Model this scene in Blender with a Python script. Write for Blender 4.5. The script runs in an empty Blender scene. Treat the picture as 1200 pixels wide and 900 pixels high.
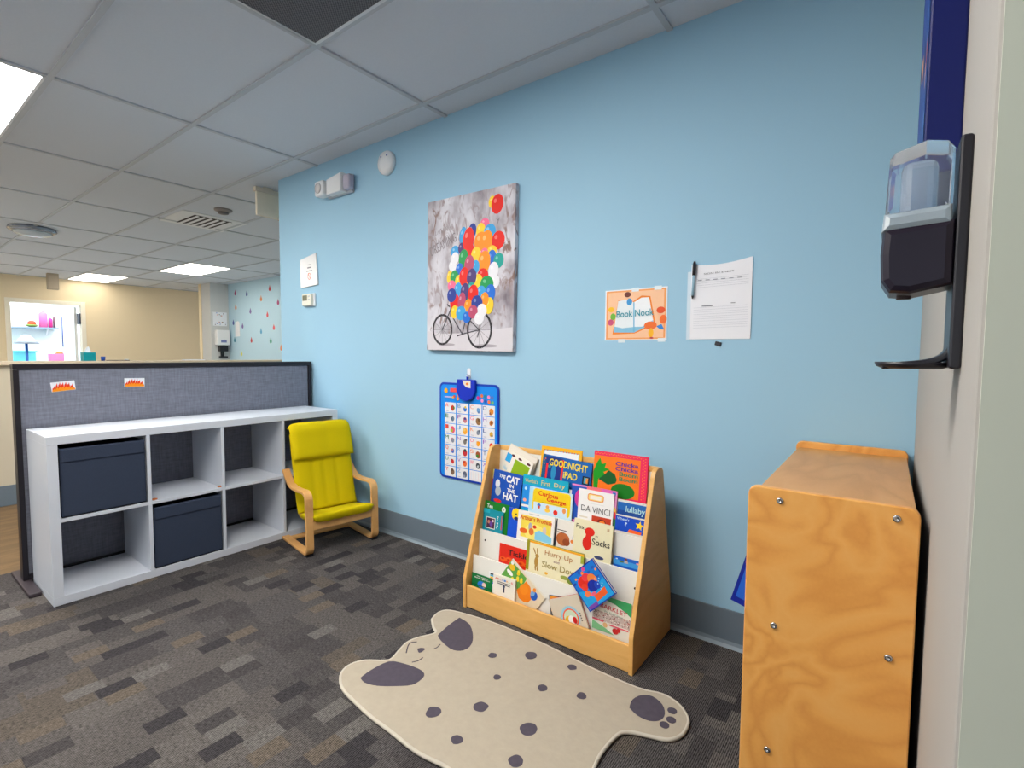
import bpy, bmesh, math, random
from mathutils import Vector, Matrix
random.seed(7)
S = bpy.context.scene
COL = S.collection
PI = math.pi

# ------------------------------------------------------------------ camera, world, exposure
cam_d = bpy.data.cameras.new('camera'); cam = bpy.data.objects.new('camera', cam_d); COL.objects.link(cam)
S.camera = cam
def set_camera(loc, yaw, pit, rol, fpx):
    F = Vector((-math.sin(yaw)*math.cos(pit), math.cos(yaw)*math.cos(pit), math.sin(pit)))
    R = F.cross(Vector((0, 0, 1))).normalized(); U = R.cross(F)
    R2 = R*math.cos(rol) + U*math.sin(rol); U2 = -R*math.sin(rol) + U*math.cos(rol)
    m = Matrix((R2, U2, -F)).transposed().to_4x4(); m.translation = loc
    cam.matrix_world = m
    cam_d.sensor_width = 36; cam_d.lens = fpx/1200*36; cam_d.clip_start = .02; cam_d.clip_end = 60
set_camera(Vector((.9217, -2.0646, 1.1518)), .6421, -.0593, .0065, 587.47)
W = bpy.data.worlds.new('world'); S.world = W; W.use_nodes = True
W.node_tree.nodes['Background'].inputs[0].default_value = (.76, .88, 1, 1)
W.node_tree.nodes['Background'].inputs[1].default_value = 0.9
S.view_settings.view_transform = 'Standard'; S.view_settings.look = 'None'
S.view_settings.gamma = 1; S.view_settings.use_curve_mapping = False
S.view_settings.exposure = 0.7
LIGHT_MAIN, LIGHT_FAR, LIGHT_DOOR = 17.5, 7.0, 5.0

# ------------------------------------------------------------------ materials
def lin(c):
    return tuple(((v/255)/12.92 if v/255 <= .04045 else ((v/255+.055)/1.055)**2.4) for v in c)
MATS = {}
def nodes(m):
    m.use_nodes = True
    return m.node_tree.nodes, m.node_tree.links, m.node_tree.nodes['Principled BSDF']
def mat(name, rgb, rough=.6, metal=0, var=.05, scale=20, bump=0, stretch=(1, 1, 1), spec=.5, trans=0, emit=0, alpha=1, sheen=0):
    key = (name, rgb, rough, metal)
    if key in MATS: return MATS[key]
    m = bpy.data.materials.new(name); N, L, B = nodes(m)
    c = lin(rgb)
    B.inputs['Roughness'].default_value = rough; B.inputs['Metallic'].default_value = metal
    B.inputs['Specular IOR Level'].default_value = spec
    B.inputs['Transmission Weight'].default_value = trans
    B.inputs['Base Color'].default_value = (*c, 1)
    if sheen: B.inputs['Sheen Weight'].default_value = sheen
    if emit:
        B.inputs['Emission Color'].default_value = (*c, 1); B.inputs['Emission Strength'].default_value = emit
    if var or bump:
        tc = N.new('ShaderNodeTexCoord'); mp = N.new('ShaderNodeMapping'); nz = N.new('ShaderNodeTexNoise')
        L.new(tc.outputs['Object'], mp.inputs[0]); mp.inputs['Scale'].default_value = stretch
        L.new(mp.outputs[0], nz.inputs['Vector']); nz.inputs['Scale'].default_value = scale; nz.inputs['Detail'].default_value = 4
        mx = N.new('ShaderNodeMix'); mx.data_type = 'RGBA'
        mx.inputs[6].default_value = (*[v*(1-var) for v in c], 1); mx.inputs[7].default_value = (*[min(1, v*(1+var)) for v in c], 1)
        L.new(nz.outputs['Fac'], mx.inputs[0]); L.new(mx.outputs[2], B.inputs['Base Color'])
        if bump:
            bp = N.new('ShaderNodeBump'); bp.inputs['Strength'].default_value = bump; bp.inputs['Distance'].default_value = .002
            L.new(nz.outputs['Fac'], bp.inputs['Height']); L.new(bp.outputs[0], B.inputs['Normal'])
    MATS[key] = m; return m
def ink(rgb): return mat('print_%d_%d_%d' % rgb, rgb, .45, var=.03, scale=60, spec=.3)
def math_node(N, L, op, a, b=None):
    n = N.new('ShaderNodeMath'); n.operation = op
    for i, v in enumerate((a, b)):
        if v is None: continue
        if isinstance(v, (int, float)): n.inputs[i].default_value = v
        else: L.new(v, n.inputs[i])
    return n.outputs[0]
def ramp(N, L, fac, stops):
    r = N.new('ShaderNodeValToRGB'); L.new(fac, r.inputs[0])
    e = r.color_ramp.elements
    while len(e) < len(stops): e.new(.5)
    for x, (p, c) in zip(e, stops): x.position = p; x.color = (*lin(c), 1)
    return r.outputs[0]
def carpet_mat():
    m = bpy.data.materials.new('carpet'); N, L, B = nodes(m)
    tc = N.new('ShaderNodeTexCoord'); sp = N.new('ShaderNodeSeparateXYZ'); L.new(tc.outputs['Object'], sp.inputs[0])
    X, Y = sp.outputs[0], sp.outputs[1]
    def cells(wx, ly, seed):
        row = math_node(N, L, 'FLOOR', math_node(N, L, 'DIVIDE', X, wx))
        wn = N.new('ShaderNodeTexWhiteNoise'); wn.noise_dimensions = '1D'
        L.new(math_node(N, L, 'ADD', row, seed), wn.inputs['W'])
        yy = math_node(N, L, 'ADD', math_node(N, L, 'DIVIDE', Y, ly), math_node(N, L, 'MULTIPLY', wn.outputs['Value'], 9.0))
        col = math_node(N, L, 'FLOOR', yy)
        cb = N.new('ShaderNodeCombineXYZ'); L.new(row, cb.inputs[0]); L.new(col, cb.inputs[1]); cb.inputs[2].default_value = seed
        w2 = N.new('ShaderNodeTexWhiteNoise'); w2.noise_dimensions = '3D'; L.new(cb.outputs[0], w2.inputs['Vector'])
        return w2.outputs['Value'], w2.outputs['Color']
    big, bigc = cells(.125, .19, 3.1)
    sm, smc = cells(.0625, .105, 11.7)
    base = ramp(N, L, big, [(0, (84, 80, 80)), (.2, (93, 89, 88)), (.5, (100, 95, 92)), (.72, (88, 84, 83)), (.86, (108, 103, 99)), (.95, (102, 94, 86))])
    small = ramp(N, L, sm, [(0, (68, 65, 67)), (.22, (80, 76, 76)), (.42, (116, 112, 108)), (.55, (112, 102, 91)), (.70, (103, 98, 95)), (.86, (84, 80, 80))])
    sps = N.new('ShaderNodeSeparateXYZ'); L.new(smc, sps.inputs[0])
    use = math_node(N, L, 'GREATER_THAN', sps.outputs[1], .68)
    for r in (base, small): r.node.color_ramp.interpolation = 'CONSTANT'
    mx = N.new('ShaderNodeMix'); mx.data_type = 'RGBA'; L.new(use, mx.inputs[0]); L.new(base, mx.inputs[6]); L.new(small, mx.inputs[7])
    rib = math_node(N, L, 'SINE', math_node(N, L, 'MULTIPLY', X, 2*PI/.0058))
    nz = N.new('ShaderNodeTexNoise'); mp = N.new('ShaderNodeMapping'); mp.inputs['Scale'].default_value = (300, 90, 1)
    L.new(tc.outputs['Object'], mp.inputs[0]); L.new(mp.outputs[0], nz.inputs['Vector']); nz.inputs['Scale'].default_value = 1; nz.inputs['Detail'].default_value = 2
    k = math_node(N, L, 'ADD', math_node(N, L, 'MULTIPLY', rib, .5), math_node(N, L, 'MULTIPLY', nz.outputs['Fac'], 2.2))
    k = math_node(N, L, 'ADD', k, -.25)
    vm = N.new('ShaderNodeVectorMath'); vm.operation = 'SCALE'; k = math_node(N, L, 'MULTIPLY', k, .82); L.new(mx.outputs[2], vm.inputs[0]); L.new(k, vm.inputs['Scale'])
    L.new(vm.outputs[0], B.inputs['Base Color']); B.inputs['Roughness'].default_value = .95; B.inputs['Specular IOR Level'].default_value = .1
    bp = N.new('ShaderNodeBump'); bp.inputs['Strength'].default_value = .4; bp.inputs['Distance'].default_value = .002
    L.new(k, bp.inputs['Height']); L.new(bp.outputs[0], B.inputs['Normal'])
    return m
def wood_mat(name, c1, c2, c3, vec=(1, 1, 1), bands=6, dist=6, rough=.38, fine=.5):
    m = bpy.data.materials.new(name); N, L, B = nodes(m)
    tc = N.new('ShaderNodeTexCoord'); mp = N.new('ShaderNodeMapping'); mp.inputs['Scale'].default_value = vec
    L.new(tc.outputs['Object'], mp.inputs[0])
    nz = N.new('ShaderNodeTexNoise'); L.new(mp.outputs[0], nz.inputs['Vector']); nz.inputs['Scale'].default_value = 1.0; nz.inputs['Detail'].default_value = 3
    nz.inputs['Distortion'].default_value = .6
    s = math_node(N, L, 'MULTIPLY', nz.outputs['Fac'], bands*2.0)
    fr = math_node(N, L, 'PINGPONG', s, 1.0)
    n2 = N.new('ShaderNodeTexNoise'); mp2 = N.new('ShaderNodeMapping'); mp2.inputs['Scale'].default_value = tuple(v*25 for v in vec)
    L.new(tc.outputs['Object'], mp2.inputs[0]); L.new(mp2.outputs[0], n2.inputs['Vector']); n2.inputs['Scale'].default_value = 1.5; n2.inputs['Detail'].default_value = 3
    f = math_node(N, L, 'ADD', math_node(N, L, 'MULTIPLY', fr, 1-fine), math_node(N, L, 'MULTIPLY', n2.outputs['Fac'], fine))
    L.new(ramp(N, L, f, [(0, c1), (.55, c2), (1, c3)]), B.inputs['Base Color']); B.inputs['Roughness'].default_value = rough
    B.inputs['Specular IOR Level'].default_value = .4
    return m
def weave_mat(name, rgb, amp=.12):
    m = bpy.data.materials.new(name); N, L, B = nodes(m); c = lin(rgb)
    tc = N.new('ShaderNodeTexCoord')
    w = []
    for sc in ((12, 120, 14), (12, 14, 120)):
        mp = N.new('ShaderNodeMapping'); mp.inputs['Scale'].default_value = sc; L.new(tc.outputs['Object'], mp.inputs[0])
        nz = N.new('ShaderNodeTexNoise'); nz.inputs['Scale'].default_value = 1.2; nz.inputs['Detail'].default_value = 3; L.new(mp.outputs[0], nz.inputs['Vector']); w.append(nz.outputs['Fac'])
    f = math_node(N, L, 'MULTIPLY', math_node(N, L, 'ADD', w[0], w[1]), .5)
    r = N.new('ShaderNodeValToRGB'); L.new(f, r.inputs[0]); e = r.color_ramp.elements
    e[0].position = .3; e[0].color = (*[v*(1-amp*2) for v in c], 1); e[1].position = .7; e[1].color = (*[v*(1+amp*2) for v in c], 1)
    L.new(r.outputs[0], B.inputs['Base Color']); B.inputs['Roughness'].default_value = .95; B.inputs['Specular IOR Level'].default_value = .1
    bp = N.new('ShaderNodeBump'); bp.inputs['Strength'].default_value = .3; bp.inputs['Distance'].default_value = .001
    L.new(f, bp.inputs['Height']); L.new(bp.outputs[0], B.inputs['Normal'])
    return m
def grunge_mat():
    m = bpy.data.materials.new('canvas_paint'); N, L, B = nodes(m)
    tc = N.new('ShaderNodeTexCoord')
    def nse(sc, detail=6, dist=0):
        mp = N.new('ShaderNodeMapping'); mp.inputs['Scale'].default_value = sc; L.new(tc.outputs['Object'], mp.inputs[0])
        nz = N.new('ShaderNodeTexNoise'); nz.inputs['Scale'].default_value = 1; nz.inputs['Detail'].default_value = detail
        nz.inputs['Distortion'].default_value = dist; L.new(mp.outputs[0], nz.inputs['Vector']); return nz.outputs['Fac']
    a = ramp(N, L, nse((9, 9, 5), 8), [(.28, (120, 112, 120)), (.42, (170, 164, 172)), (.55, (204, 202, 210)), (.72, (226, 226, 232))])
    b = ramp(N, L, nse((5, 5, 3), 5), [(.35, (136, 108, 98)), (.6, (170, 160, 166))])
    sp = N.new('ShaderNodeSeparateXYZ'); L.new(tc.outputs['Object'], sp.inputs[0])
    strk = ramp(N, L, nse((22, 22, 10), 8, 1.2), [(.52, (0, 0, 0)), (.62, (255, 255, 255))])
    mx = N.new('ShaderNodeMix'); mx.data_type = 'RGBA'; L.new(strk, mx.inputs[0]); L.new(a, mx.inputs[6]); L.new(b, mx.inputs[7])
    L.new(mx.outputs[2], B.inputs['Base Color']); B.inputs['Roughness'].default_value = .6; B.inputs['Specular IOR Level'].default_value = .2
    return m
M = {}
M['wall_blue'] = mat('paint_blue', (156, 198, 222), .75, var=.015, scale=3, bump=.03)
M['wall_grey'] = mat('paint_warm_grey', (172, 168, 162), .8, var=.015, scale=3, bump=.03)
M['wall_sage'] = mat('sage_grey_wall', (218, 224, 208), .8, var=.015, scale=3, bump=.03)  # greener and lighter tone than the right wall
M['wall_beige'] = mat('paint_beige', (198, 188, 166), .8, var=.015, scale=3)
M['wall_pale'] = mat('paint_pale_blue_far', (184, 216, 234), .75, var=.015, scale=3)
M['wall_far'] = mat('paint_cream', (244, 226, 192), .8, var=.015, scale=3)
M['tile'] = mat('ceiling_tile', (216, 221, 229), .95, var=.03, scale=90, bump=.15, spec=.1)
M['tee'] = mat('ceiling_tee', (192, 196, 202), .5, var=.02)
M['carpet'] = carpet_mat()
M['plank'] = wood_mat('wood_plank', (92, 70, 46), (116, 92, 62), (134, 108, 76), (8, 1, 1), 4, 4, .5)
M['base'] = mat('vinyl_base', (104, 118, 130), .5, var=.03)
M['cove'] = mat('vinyl_cove', (128, 142, 152), .45, var=.03)
M['birch'] = wood_mat('birch_edge', (216, 160, 84), (226, 172, 96), (234, 184, 110), (3, 3, 14), 3, 3, .4)
M['birch_x'] = wood_mat('birch_long', (214, 160, 86), (226, 174, 100), (232, 184, 114), (2, 14, 14), 3, 3, .4)
M['ply'] = wood_mat('plywood_face', (218, 148, 72), (234, 168, 88), (238, 178, 100), (3.4, 3.4, 3.2), 9, 6, .35, .3)
M['plytop'] = wood_mat('plywood_top', (198, 140, 74), (214, 156, 90), (220, 166, 100), (6, 1.6, 6), 4, 6, .35, .35)
M['beech'] = wood_mat('bent_beech', (208, 152, 88), (220, 166, 102), (228, 178, 116), (6, 6, 6), 3, 3, .45)
M['laminate'] = mat('white_laminate', (216, 221, 230), .35, var=.015)
M['rackwhite'] = mat('white_panel', (232, 230, 222), .5, var=.015)
M['black'] = mat('black_plastic', (26, 24, 32), .35, var=.05)
M['blackmetal'] = mat('black_metal_frame', (24, 20, 28), .4, var=.05)
M['fabric'] = weave_mat('panel_fabric', (124, 127, 140))
M['bin'] = mat('bin_fabric', (56, 65, 84), .85, var=.08, scale=150, bump=.2, spec=.2)
M['bindark'] = mat('bin_inside', (30, 34, 44), .9, var=.08)
M['lime'] = mat('lime_fabric', (206, 184, 2), .85, var=.06, scale=180, bump=.15, spec=.15)
M['rug'] = mat('rug_pile', (177, 166, 148), .98, var=.08, scale=45, bump=.6, spec=.05)
M['rugdark'] = mat('rug_dark_pile', (84, 78, 88), .98, var=.14, scale=60, bump=.6, spec=.05)
M['white'] = mat('white_plastic', (232, 234, 236), .4, var=.02)
M['offwhite'] = mat('ivory_plastic', (226, 226, 212), .45, var=.02)
M['paper'] = mat('paper', (236, 238, 244), .7, var=.01)
M['chrome'] = mat('steel_bolt', (190, 190, 190), .25, 1, var=.05)
M['pages'] = mat('page_block', (232, 226, 210), .8, var=.08, scale=3, stretch=(1, 300, 1))
M['clear'] = mat('clear_plastic', (232, 240, 250), .18, var=0, trans=.92)
M['clear'].node_tree.nodes['Principled BSDF'].inputs['IOR'].default_value = 1.12
def lightmat(name, rgb, k):
    m = bpy.data.materials.new(name); N, L, B = nodes(m)
    B.inputs['Base Color'].default_value = (.9, .9, .9, 1); B.inputs['Emission Color'].default_value = (*lin(rgb), 1); B.inputs['Emission Strength'].default_value = k
    return m
M['lit'] = lightmat('lit_diffuser', (255, 250, 244), LIGHT_MAIN)
M['litfar'] = lightmat('lit_diffuser_far', (255, 246, 230), LIGHT_FAR)
M['litlow'] = lightmat('lit_diffuser_dim', (255, 246, 230), 3.2)
M['litdoor'] = lightmat('lit_added_door', (240, 248, 255), LIGHT_DOOR)

# ------------------------------------------------------------------ mesh helpers
class MB:
    """collects shapes into one mesh; materials by slot"""
    def __init__(s): s.bm = bmesh.new(); s.mats = []
    def mi(s, m):
        if m not in s.mats: s.mats.append(m)
        return s.mats.index(m)
    def _tag(s, faces, m, smooth=False):
        i = s.mi(m)
        for f in faces: f.material_index = i; f.smooth = smooth
    def box(s, lo, hi, m, bev=0, seg=2):
        lo, hi = Vector(lo), Vector(hi)
        r = bmesh.ops.create_cube(s.bm, size=1)
        vs = r['verts']; c = (lo+hi)/2; d = hi-lo
        for v in vs: v.co = Vector((v.co.x*d.x, v.co.y*d.y, v.co.z*d.z)) + c
        fs = list({f for v in vs for f in v.link_faces})
        if bev:
            es = list({e for v in vs for e in v.link_edges})
            r = bmesh.ops.bevel(s.bm, geom=es, offset=bev, segments=seg, affect='EDGES', profile=.5)
            fs = list(set([f for f in r['faces']] + [f for f in fs if f.is_valid]))
            vv = {v for f in fs for v in f.verts}; fs = list({f for v in vv for f in v.link_faces})
        s._tag(fs, m); return s
    def prism(s, poly, axis, a, b, m, smooth=False, bev=0):
        """polygon of 2D points extruded along axis (0,1,2); the 2D axes are the two others in order"""
        def P(p, t):
            l = [p[0], p[1]]; l.insert(axis, t); return Vector(l)
        A = [s.bm.verts.new(P(p, a)) for p in poly]; Bv = [s.bm.verts.new(P(p, b)) for p in poly]
        n = len(poly); fs = []
        f1 = s.bm.faces.new(A); f2 = s.bm.faces.new(Bv[::-1]); sides = []
        for i in range(n): sides.append(s.bm.faces.new((A[i], Bv[i], Bv[(i+1) % n], A[(i+1) % n])))
        fs = [f1, f2] + sides
        bmesh.ops.recalc_face_normals(s.bm, faces=fs)
        s._tag([f1, f2], m); s._tag(sides, m, smooth)
        if bev:
            es = list({e for f in (f1, f2) for e in f.edges})
            r = bmesh.ops.bevel(s.bm, geom=es, offset=bev, segments=2, affect='EDGES', profile=.5)
            s._tag(r['faces'], m, False)
        return s
    def cyl(s, p, q, r, m, n=20, r2=None, smooth=True):
        p, q = Vector(p), Vector(q); r2 = r if r2 is None else r2
        d = (q-p).normalized(); u = d.orthogonal().normalized(); w = d.cross(u)
        A = [s.bm.verts.new(p + (u*math.cos(2*PI*i/n) + w*math.sin(2*PI*i/n))*r) for i in range(n)]
        Bv = [s.bm.verts.new(q + (u*math.cos(2*PI*i/n) + w*math.sin(2*PI*i/n))*r2) for i in range(n)]
        fs = [s.bm.faces.new((A[i], A[(i+1) % n], Bv[(i+1) % n], Bv[i])) for i in range(n)]
        c = [s.bm.faces.new(A[::-1]), s.bm.faces.new(Bv)]
        s._tag(fs, m, smooth); s._tag(c, m); return s
    def ball(s, c, r, m, seg=20, ring=12):
        g = bmesh.ops.create_uvsphere(s.bm, u_segments=seg, v_segments=ring, radius=1)
        r = r if hasattr(r, '__len__') else (r, r, r)
        for v in g['verts']: v.co = Vector((v.co.x*r[0]+c[0], v.co.y*r[1]+c[1], v.co.z*r[2]+c[2]))
        s._tag({f for v in g['verts'] for f in v.link_faces}, m, True); return s
    def lathe(s, prof, c, axis, m, n=28):
        """profile of (radius, height) turned about axis through c"""
        rings = []
        for r, h in prof:
            ring = []
            for i in range(n):
                a = 2*PI*i/n; l = [r*math.cos(a), r*math.sin(a)]; l.insert(axis, h)
                ring.append(s.bm.verts.new(Vector(l)+Vector(c)))
            rings.append(ring)
        fs = []
        for k in range(len(rings)-1):
            for i in range(n): fs.append(s.bm.faces.new((rings[k][i], rings[k][(i+1) % n], rings[k+1][(i+1) % n], rings[k+1][i])))
        fs.append(s.bm.faces.new(rings[0])); fs.append(s.bm.faces.new(rings[-1]))
        bmesh.ops.recalc_face_normals(s.bm, faces=fs)
        s._tag(fs, m, True); return s
    def strip(s, path, thick, a, b, axis, m):
        """flat strip of given thickness following a 2D path, extruded along axis a..b"""
        pts = [Vector(p) for p in path]; L_, R_ = [], []
        for i, p in enumerate(pts):
            d = (pts[min(i+1, len(pts)-1)] - pts[max(i-1, 0)]).normalized(); nrm = Vector((-d.y, d.x))
            L_.append(p+nrm*thick/2); R_.append(p-nrm*thick/2)
        return s.prism([tuple(p) for p in L_ + R_[::-1]], axis, a, b, m, smooth=False, bev=.003)
    def build(s, name, parent=None, loc=None, edge_smooth=False):
        me = bpy.data.meshes.new(name); s.bm.to_mesh(me); s.bm.free()
        for m in s.mats: me.materials.append(m)
        o = bpy.data.objects.new(name, me); COL.objects.link(o)
        if parent: o.parent = parent
        if loc: o.location = loc
        return o
def arc(c, r, a0, a1, n=6): return [(c[0]+r*math.cos(math.radians(a0+(a1-a0)*i/n)), c[1]+r*math.sin(math.radians(a0+(a1-a0)*i/n))) for i in range(n+1)]
def rrect(x0, y0, x1, y1, r, n=5):
    return arc((x1-r, y1-r), r, 0, 90, n)+arc((x0+r, y1-r), r, 90, 180, n)+arc((x0+r, y0+r), r, 180, 270, n)+arc((x1-r, y0+r), r, 270, 360, n)
def smooth_path(pts, n=6):
    out = []; P = [Vector(p) for p in pts]
    for i in range(len(P)-1):
        p0, p1, p2, p3 = P[max(i-1, 0)], P[i], P[i+1], P[min(i+2, len(P)-1)]
        for k in range(n):
            t = k/n
            out.append(.5*((2*p1)+(-p0+p2)*t+(2*p0-5*p1+4*p2-p3)*t*t+(-p0+3*p1-3*p2+p3)*t**3))
    out.append(P[-1]); return [tuple(v) for v in out]
def tag(o, label, cat, group=None, kind=None):
    o['label'] = label; o['category'] = cat
    if group: o['group'] = group
    if kind: o['kind'] = kind
    return o
def thing(name, label, cat, loc=(0, 0, 0), rotz=0, group=None):
    o = bpy.data.objects.new(name, None); COL.objects.link(o); o.location = loc; o.rotation_euler = (0, 0, rotz); o.empty_display_size = .05
    return tag(o, label, cat, group)
def struct(o, label=None, cat=None):
    o['kind'] = 'structure'
    if label: o['label'] = label
    if cat: o['category'] = cat
    return o

# ------------------------------------------------------------------ lettering and printed shapes
def text_faces(txt, bold=.012):
    c = bpy.data.curves.new('t', 'FONT'); c.body = txt; c.size = 1; c.align_x = 'LEFT'; c.resolution_u = 3; c.offset = bold
    o = bpy.data.objects.new('t', c); COL.objects.link(o)
    dg = bpy.context.evaluated_depsgraph_get(); me = bpy.data.meshes.new_from_object(o.evaluated_get(dg))
    vs = [(v.co.x, v.co.y) for v in me.vertices]; fs = [tuple(p.vertices) for p in me.polygons]
    bpy.data.objects.remove(o); bpy.data.curves.remove(c); bpy.data.meshes.remove(me)
    return vs, fs
class Art:
    """flat print in the x-z plane of a sheet w wide and h tall (origin bottom left, facing -y); fractions 0..1"""
    def __init__(s, w, h, x0=None, y=0, z0=0):
        s.w, s.h = w, h; s.x0 = -w/2 if x0 is None else x0; s.z0 = z0; s.y = y; s.k = 0; s.bm = bmesh.new(); s.mats = []
    def _face(s, pts, col):
        if s.k == 0 or True: s.k += 1
        y = s.y - .00025 - .000012*s.k
        vs = [s.bm.verts.new((s.x0+p[0], y, s.z0+p[1])) for p in pts]
        f = s.bm.faces.new(vs); f.normal_update()
        if f.normal.y > 0: f.normal_flip()
        m = ink(col) if not isinstance(col, bpy.types.Material) else col
        if m not in s.mats: s.mats.append(m)
        f.material_index = s.mats.index(m)
    def poly(s, pts, col): s._face([(p[0]*s.w, p[1]*s.h) for p in pts], col); return s
    def rect(s, x0, y0, x1, y1, col): return s.poly([(x0, y0), (x1, y0), (x1, y1), (x0, y1)], col)
    def rrect(s, x0, y0, x1, y1, r, col):
        s._face(rrect(x0*s.w, y0*s.h, x1*s.w, y1*s.h, r), col); return s
    def ell(s, cx, cy, rx, ry, col, rot=0, n=20):
        """rx and ry as fractions of the width"""
        pts = []
        for i in range(n):
            a = 2*PI*i/n; x, y = rx*s.w*math.cos(a), ry*s.w*math.sin(a); c, t = math.cos(rot), math.sin(rot)
            pts.append((cx*s.w+x*c-y*t, cy*s.h+x*t+y*c))
        s._face(pts, col); return s
    def line(s, x0, y0, x1, y1, wd, col):
        a, b = Vector((x0*s.w, y0*s.h)), Vector((x1*s.w, y1*s.h)); d = (b-a)
        if d.length == 0: return s
        n = Vector((-d.y, d.x)).normalized()*wd*s.w/2
        s._face([tuple(a+n), tuple(a-n), tuple(b-n), tuple(b+n)], col); return s
    def ring(s, cx, cy, rx, ry, wd, col, n=28):
        P = [(cx*s.w+rx*s.w*math.cos(2*PI*i/n), cy*s.h+ry*s.w*math.sin(2*PI*i/n)) for i in range(n)]
        for i in range(n):
            a, b = P[i], P[(i+1) % n]; s.k -= 1
            s.line(a[0]/s.w, a[1]/s.h, b[0]/s.w, b[1]/s.h, wd, col)
        s.k += 1; return s
    def text(s, txt, x0, y0, x1, y1, col, rot=0, bold=.012):
        """lettering squeezed into the box x0..x1, y0..y1 and turned by rot about its left bottom"""
        vs, fs = text_faces(txt, bold)
        if not vs: return s
        ax = min(v[0] for v in vs); bx = max(v[0] for v in vs); ay = min(v[1] for v in vs); by = max(v[1] for v in vs)
        W_, H_ = (x1-x0)*s.w, (y1-y0)*s.h; c, t = math.cos(rot), math.sin(rot); s.k += 1
        y = s.y - .00025 - .000012*s.k
        m = ink(col)
        if m not in s.mats: s.mats.append(m)
        nv = []
        for v in vs:
            px, py = (v[0]-ax)/(bx-ax)*W_, (v[1]-ay)/(by-ay)*H_
            nv.append(s.bm.verts.new((s.x0+x0*s.w+px*c-py*t, y, s.z0+y0*s.h+px*t+py*c)))
        for f in fs:
            try: F = s.bm.faces.new([nv[i] for i in f])
            except ValueError: continue
            F.normal_update(); F.material_index = s.mats.index(m)
            if F.normal.y > 0: F.normal_flip()
        return s
    def build(s, name, parent):
        me = bpy.data.meshes.new(name); s.bm.to_mesh(me); s.bm.free()
        for m in s.mats: me.materials.append(m)
        o = bpy.data.objects.new(name, me); COL.objects.link(o); o.parent = parent
        return o

# ================================================================== THE ROOM
H = 2.4688; TX, TY, GX, GY = 1.2548, .6175, -2.3454, -.1714
XR = 1.003            # face of the right wall
mb = MB(); mb.box((-2.69, -5, -.1), (4, .0, 0), M['carpet']); struct(mb.build('floor'), 'grey patchwork carpet tile floor', 'floor')
mb = MB(); mb.box((-13.6, -5, -.1), (-4.42, 3.4, -.003), mat('neutral_floor', (170, 170, 172), .5)); struct(mb.build('floor_far'))  # unseen floor, neutral grey chosen to cut warm bounce light
mb = MB(); mb.box((-4.42, -5, -.1), (-2.69, 3.4, -.002), M['plank']); struct(mb.build('floor_hall'), 'brown wood plank floor behind the partition', 'floor')
mb = MB(); mb.box((-11.3, -5, H), (4, 3.4, H+.1), M['tile'])
i = -8
while GX+i*TX < 4:
    x = GX+i*TX; mb.box((x-.012, -5, H-.009), (x+.012, 3.2, H+.01), M['tee']); i += 1
j = -6
while GY-j*TY > -5:
    y = GY-j*TY
    if y < 3.3: mb.box((-11.2, y-.012, H-.0088), (4, y+.012, H+.01), M['tee'])
    j += 1
struct(mb.build('ceiling'), 'white drop ceiling of large rectangular tiles in a metal grid', 'ceiling')
mb = MB(); mb.box((-2.87, 0, 0), (XR+.15, .15, H), M['wall_blue']); struct(mb.build('wall_back'), 'light blue painted wall behind the book rack', 'wall')
mb = MB(); mb.box((-2.87, .15, 0), (-2.75, 3.4, H), M['wall_blue']); struct(mb.build('wall_return'))
mb = MB(); mb.box((XR, -1.30, 0), (XR+.15, 0, H), M['wall_grey'], .004); struct(mb.build('wall_right'), 'grey wall at the right carrying the hand sanitizer dispenser', 'wall')
mb = MB(); mb.box((XR+.004, -1.302, 0), (4, -1.2, H), M['wall_sage']); struct(mb.build('wall_front'), 'sage grey wall face at the right edge', 'wall')
mb = MB(); mb.box((4, -5, 0), (4.1, -1.2, H), M['wall_beige']); struct(mb.build('wall_east'))
WX0, WX1, WZ0, WZ1 = -4.6, 1.6, .75, 2.25        # unseen windows added behind the camera to brighten the room
mb = MB(); mb.box((-11.3, -5.1, 0), (WX0, -5, H), M['wall_beige']); mb.box((WX1, -5.1, 0), (4.1, -5, H), M['wall_beige']); mb.box((WX0, -5.1, 0), (WX1, -5, WZ0), M['wall_beige']); mb.box((WX0, -5.1, WZ1), (WX1, -5, H), M['wall_beige']); struct(mb.build('wall_south'))
mb = MB()
for k in range(5):
    x = WX0+(WX1-WX0)*k/4; mb.box((x-.03, -5.08, WZ0), (x+.03, -5.0, WZ1), M['white'])
for z in (WZ0, WZ1-.04): mb.box((WX0, -5.08, z), (WX1, -5.0, z+.04), M['white'])
struct(mb.build('added_window'), 'added unseen windows behind the camera for more light', 'window')
# far wall with a doorway
DY0, DY1, DZ, FX = -.285, .655, 2.0, -11.2
mb = MB(); mb.box((FX-.1, -5, 0), (FX, DY0, H), M['wall_far']); mb.box((FX-.1, DY1, 0), (FX, 3.4, H), M['wall_far']); mb.box((FX-.1, DY0, DZ), (FX, DY1, H), M['wall_far'])
struct(mb.build('wall_far'), 'cream wall across the far room with a doorway', 'wall')
mb = MB(); mb.box((-9.40, 2.5, 0), (-2.87, 2.62, H), M['wall_pale']); struct(mb.build('wall_left'), 'far light blue wall dotted with colourful drop stickers', 'wall')
mb = MB(); mb.box((-9.85, 2.17, 0), (-9.40, 2.62, H), mat('paint_pier_grey', (204, 206, 206), .8, var=.015, scale=3)); mb.box((-9.87, 2.155, 0), (-9.78, 2.17, H), M['wall_far']); struct(mb.build('wall_pier'), 'narrow grey wall end beside the far blue wall', 'wall')
mb = MB(); mb.box((FX-.1, 3.3, 0), (-9.4, 3.4, H), M['wall_far']); struct(mb.build('wall_north'))
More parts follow.
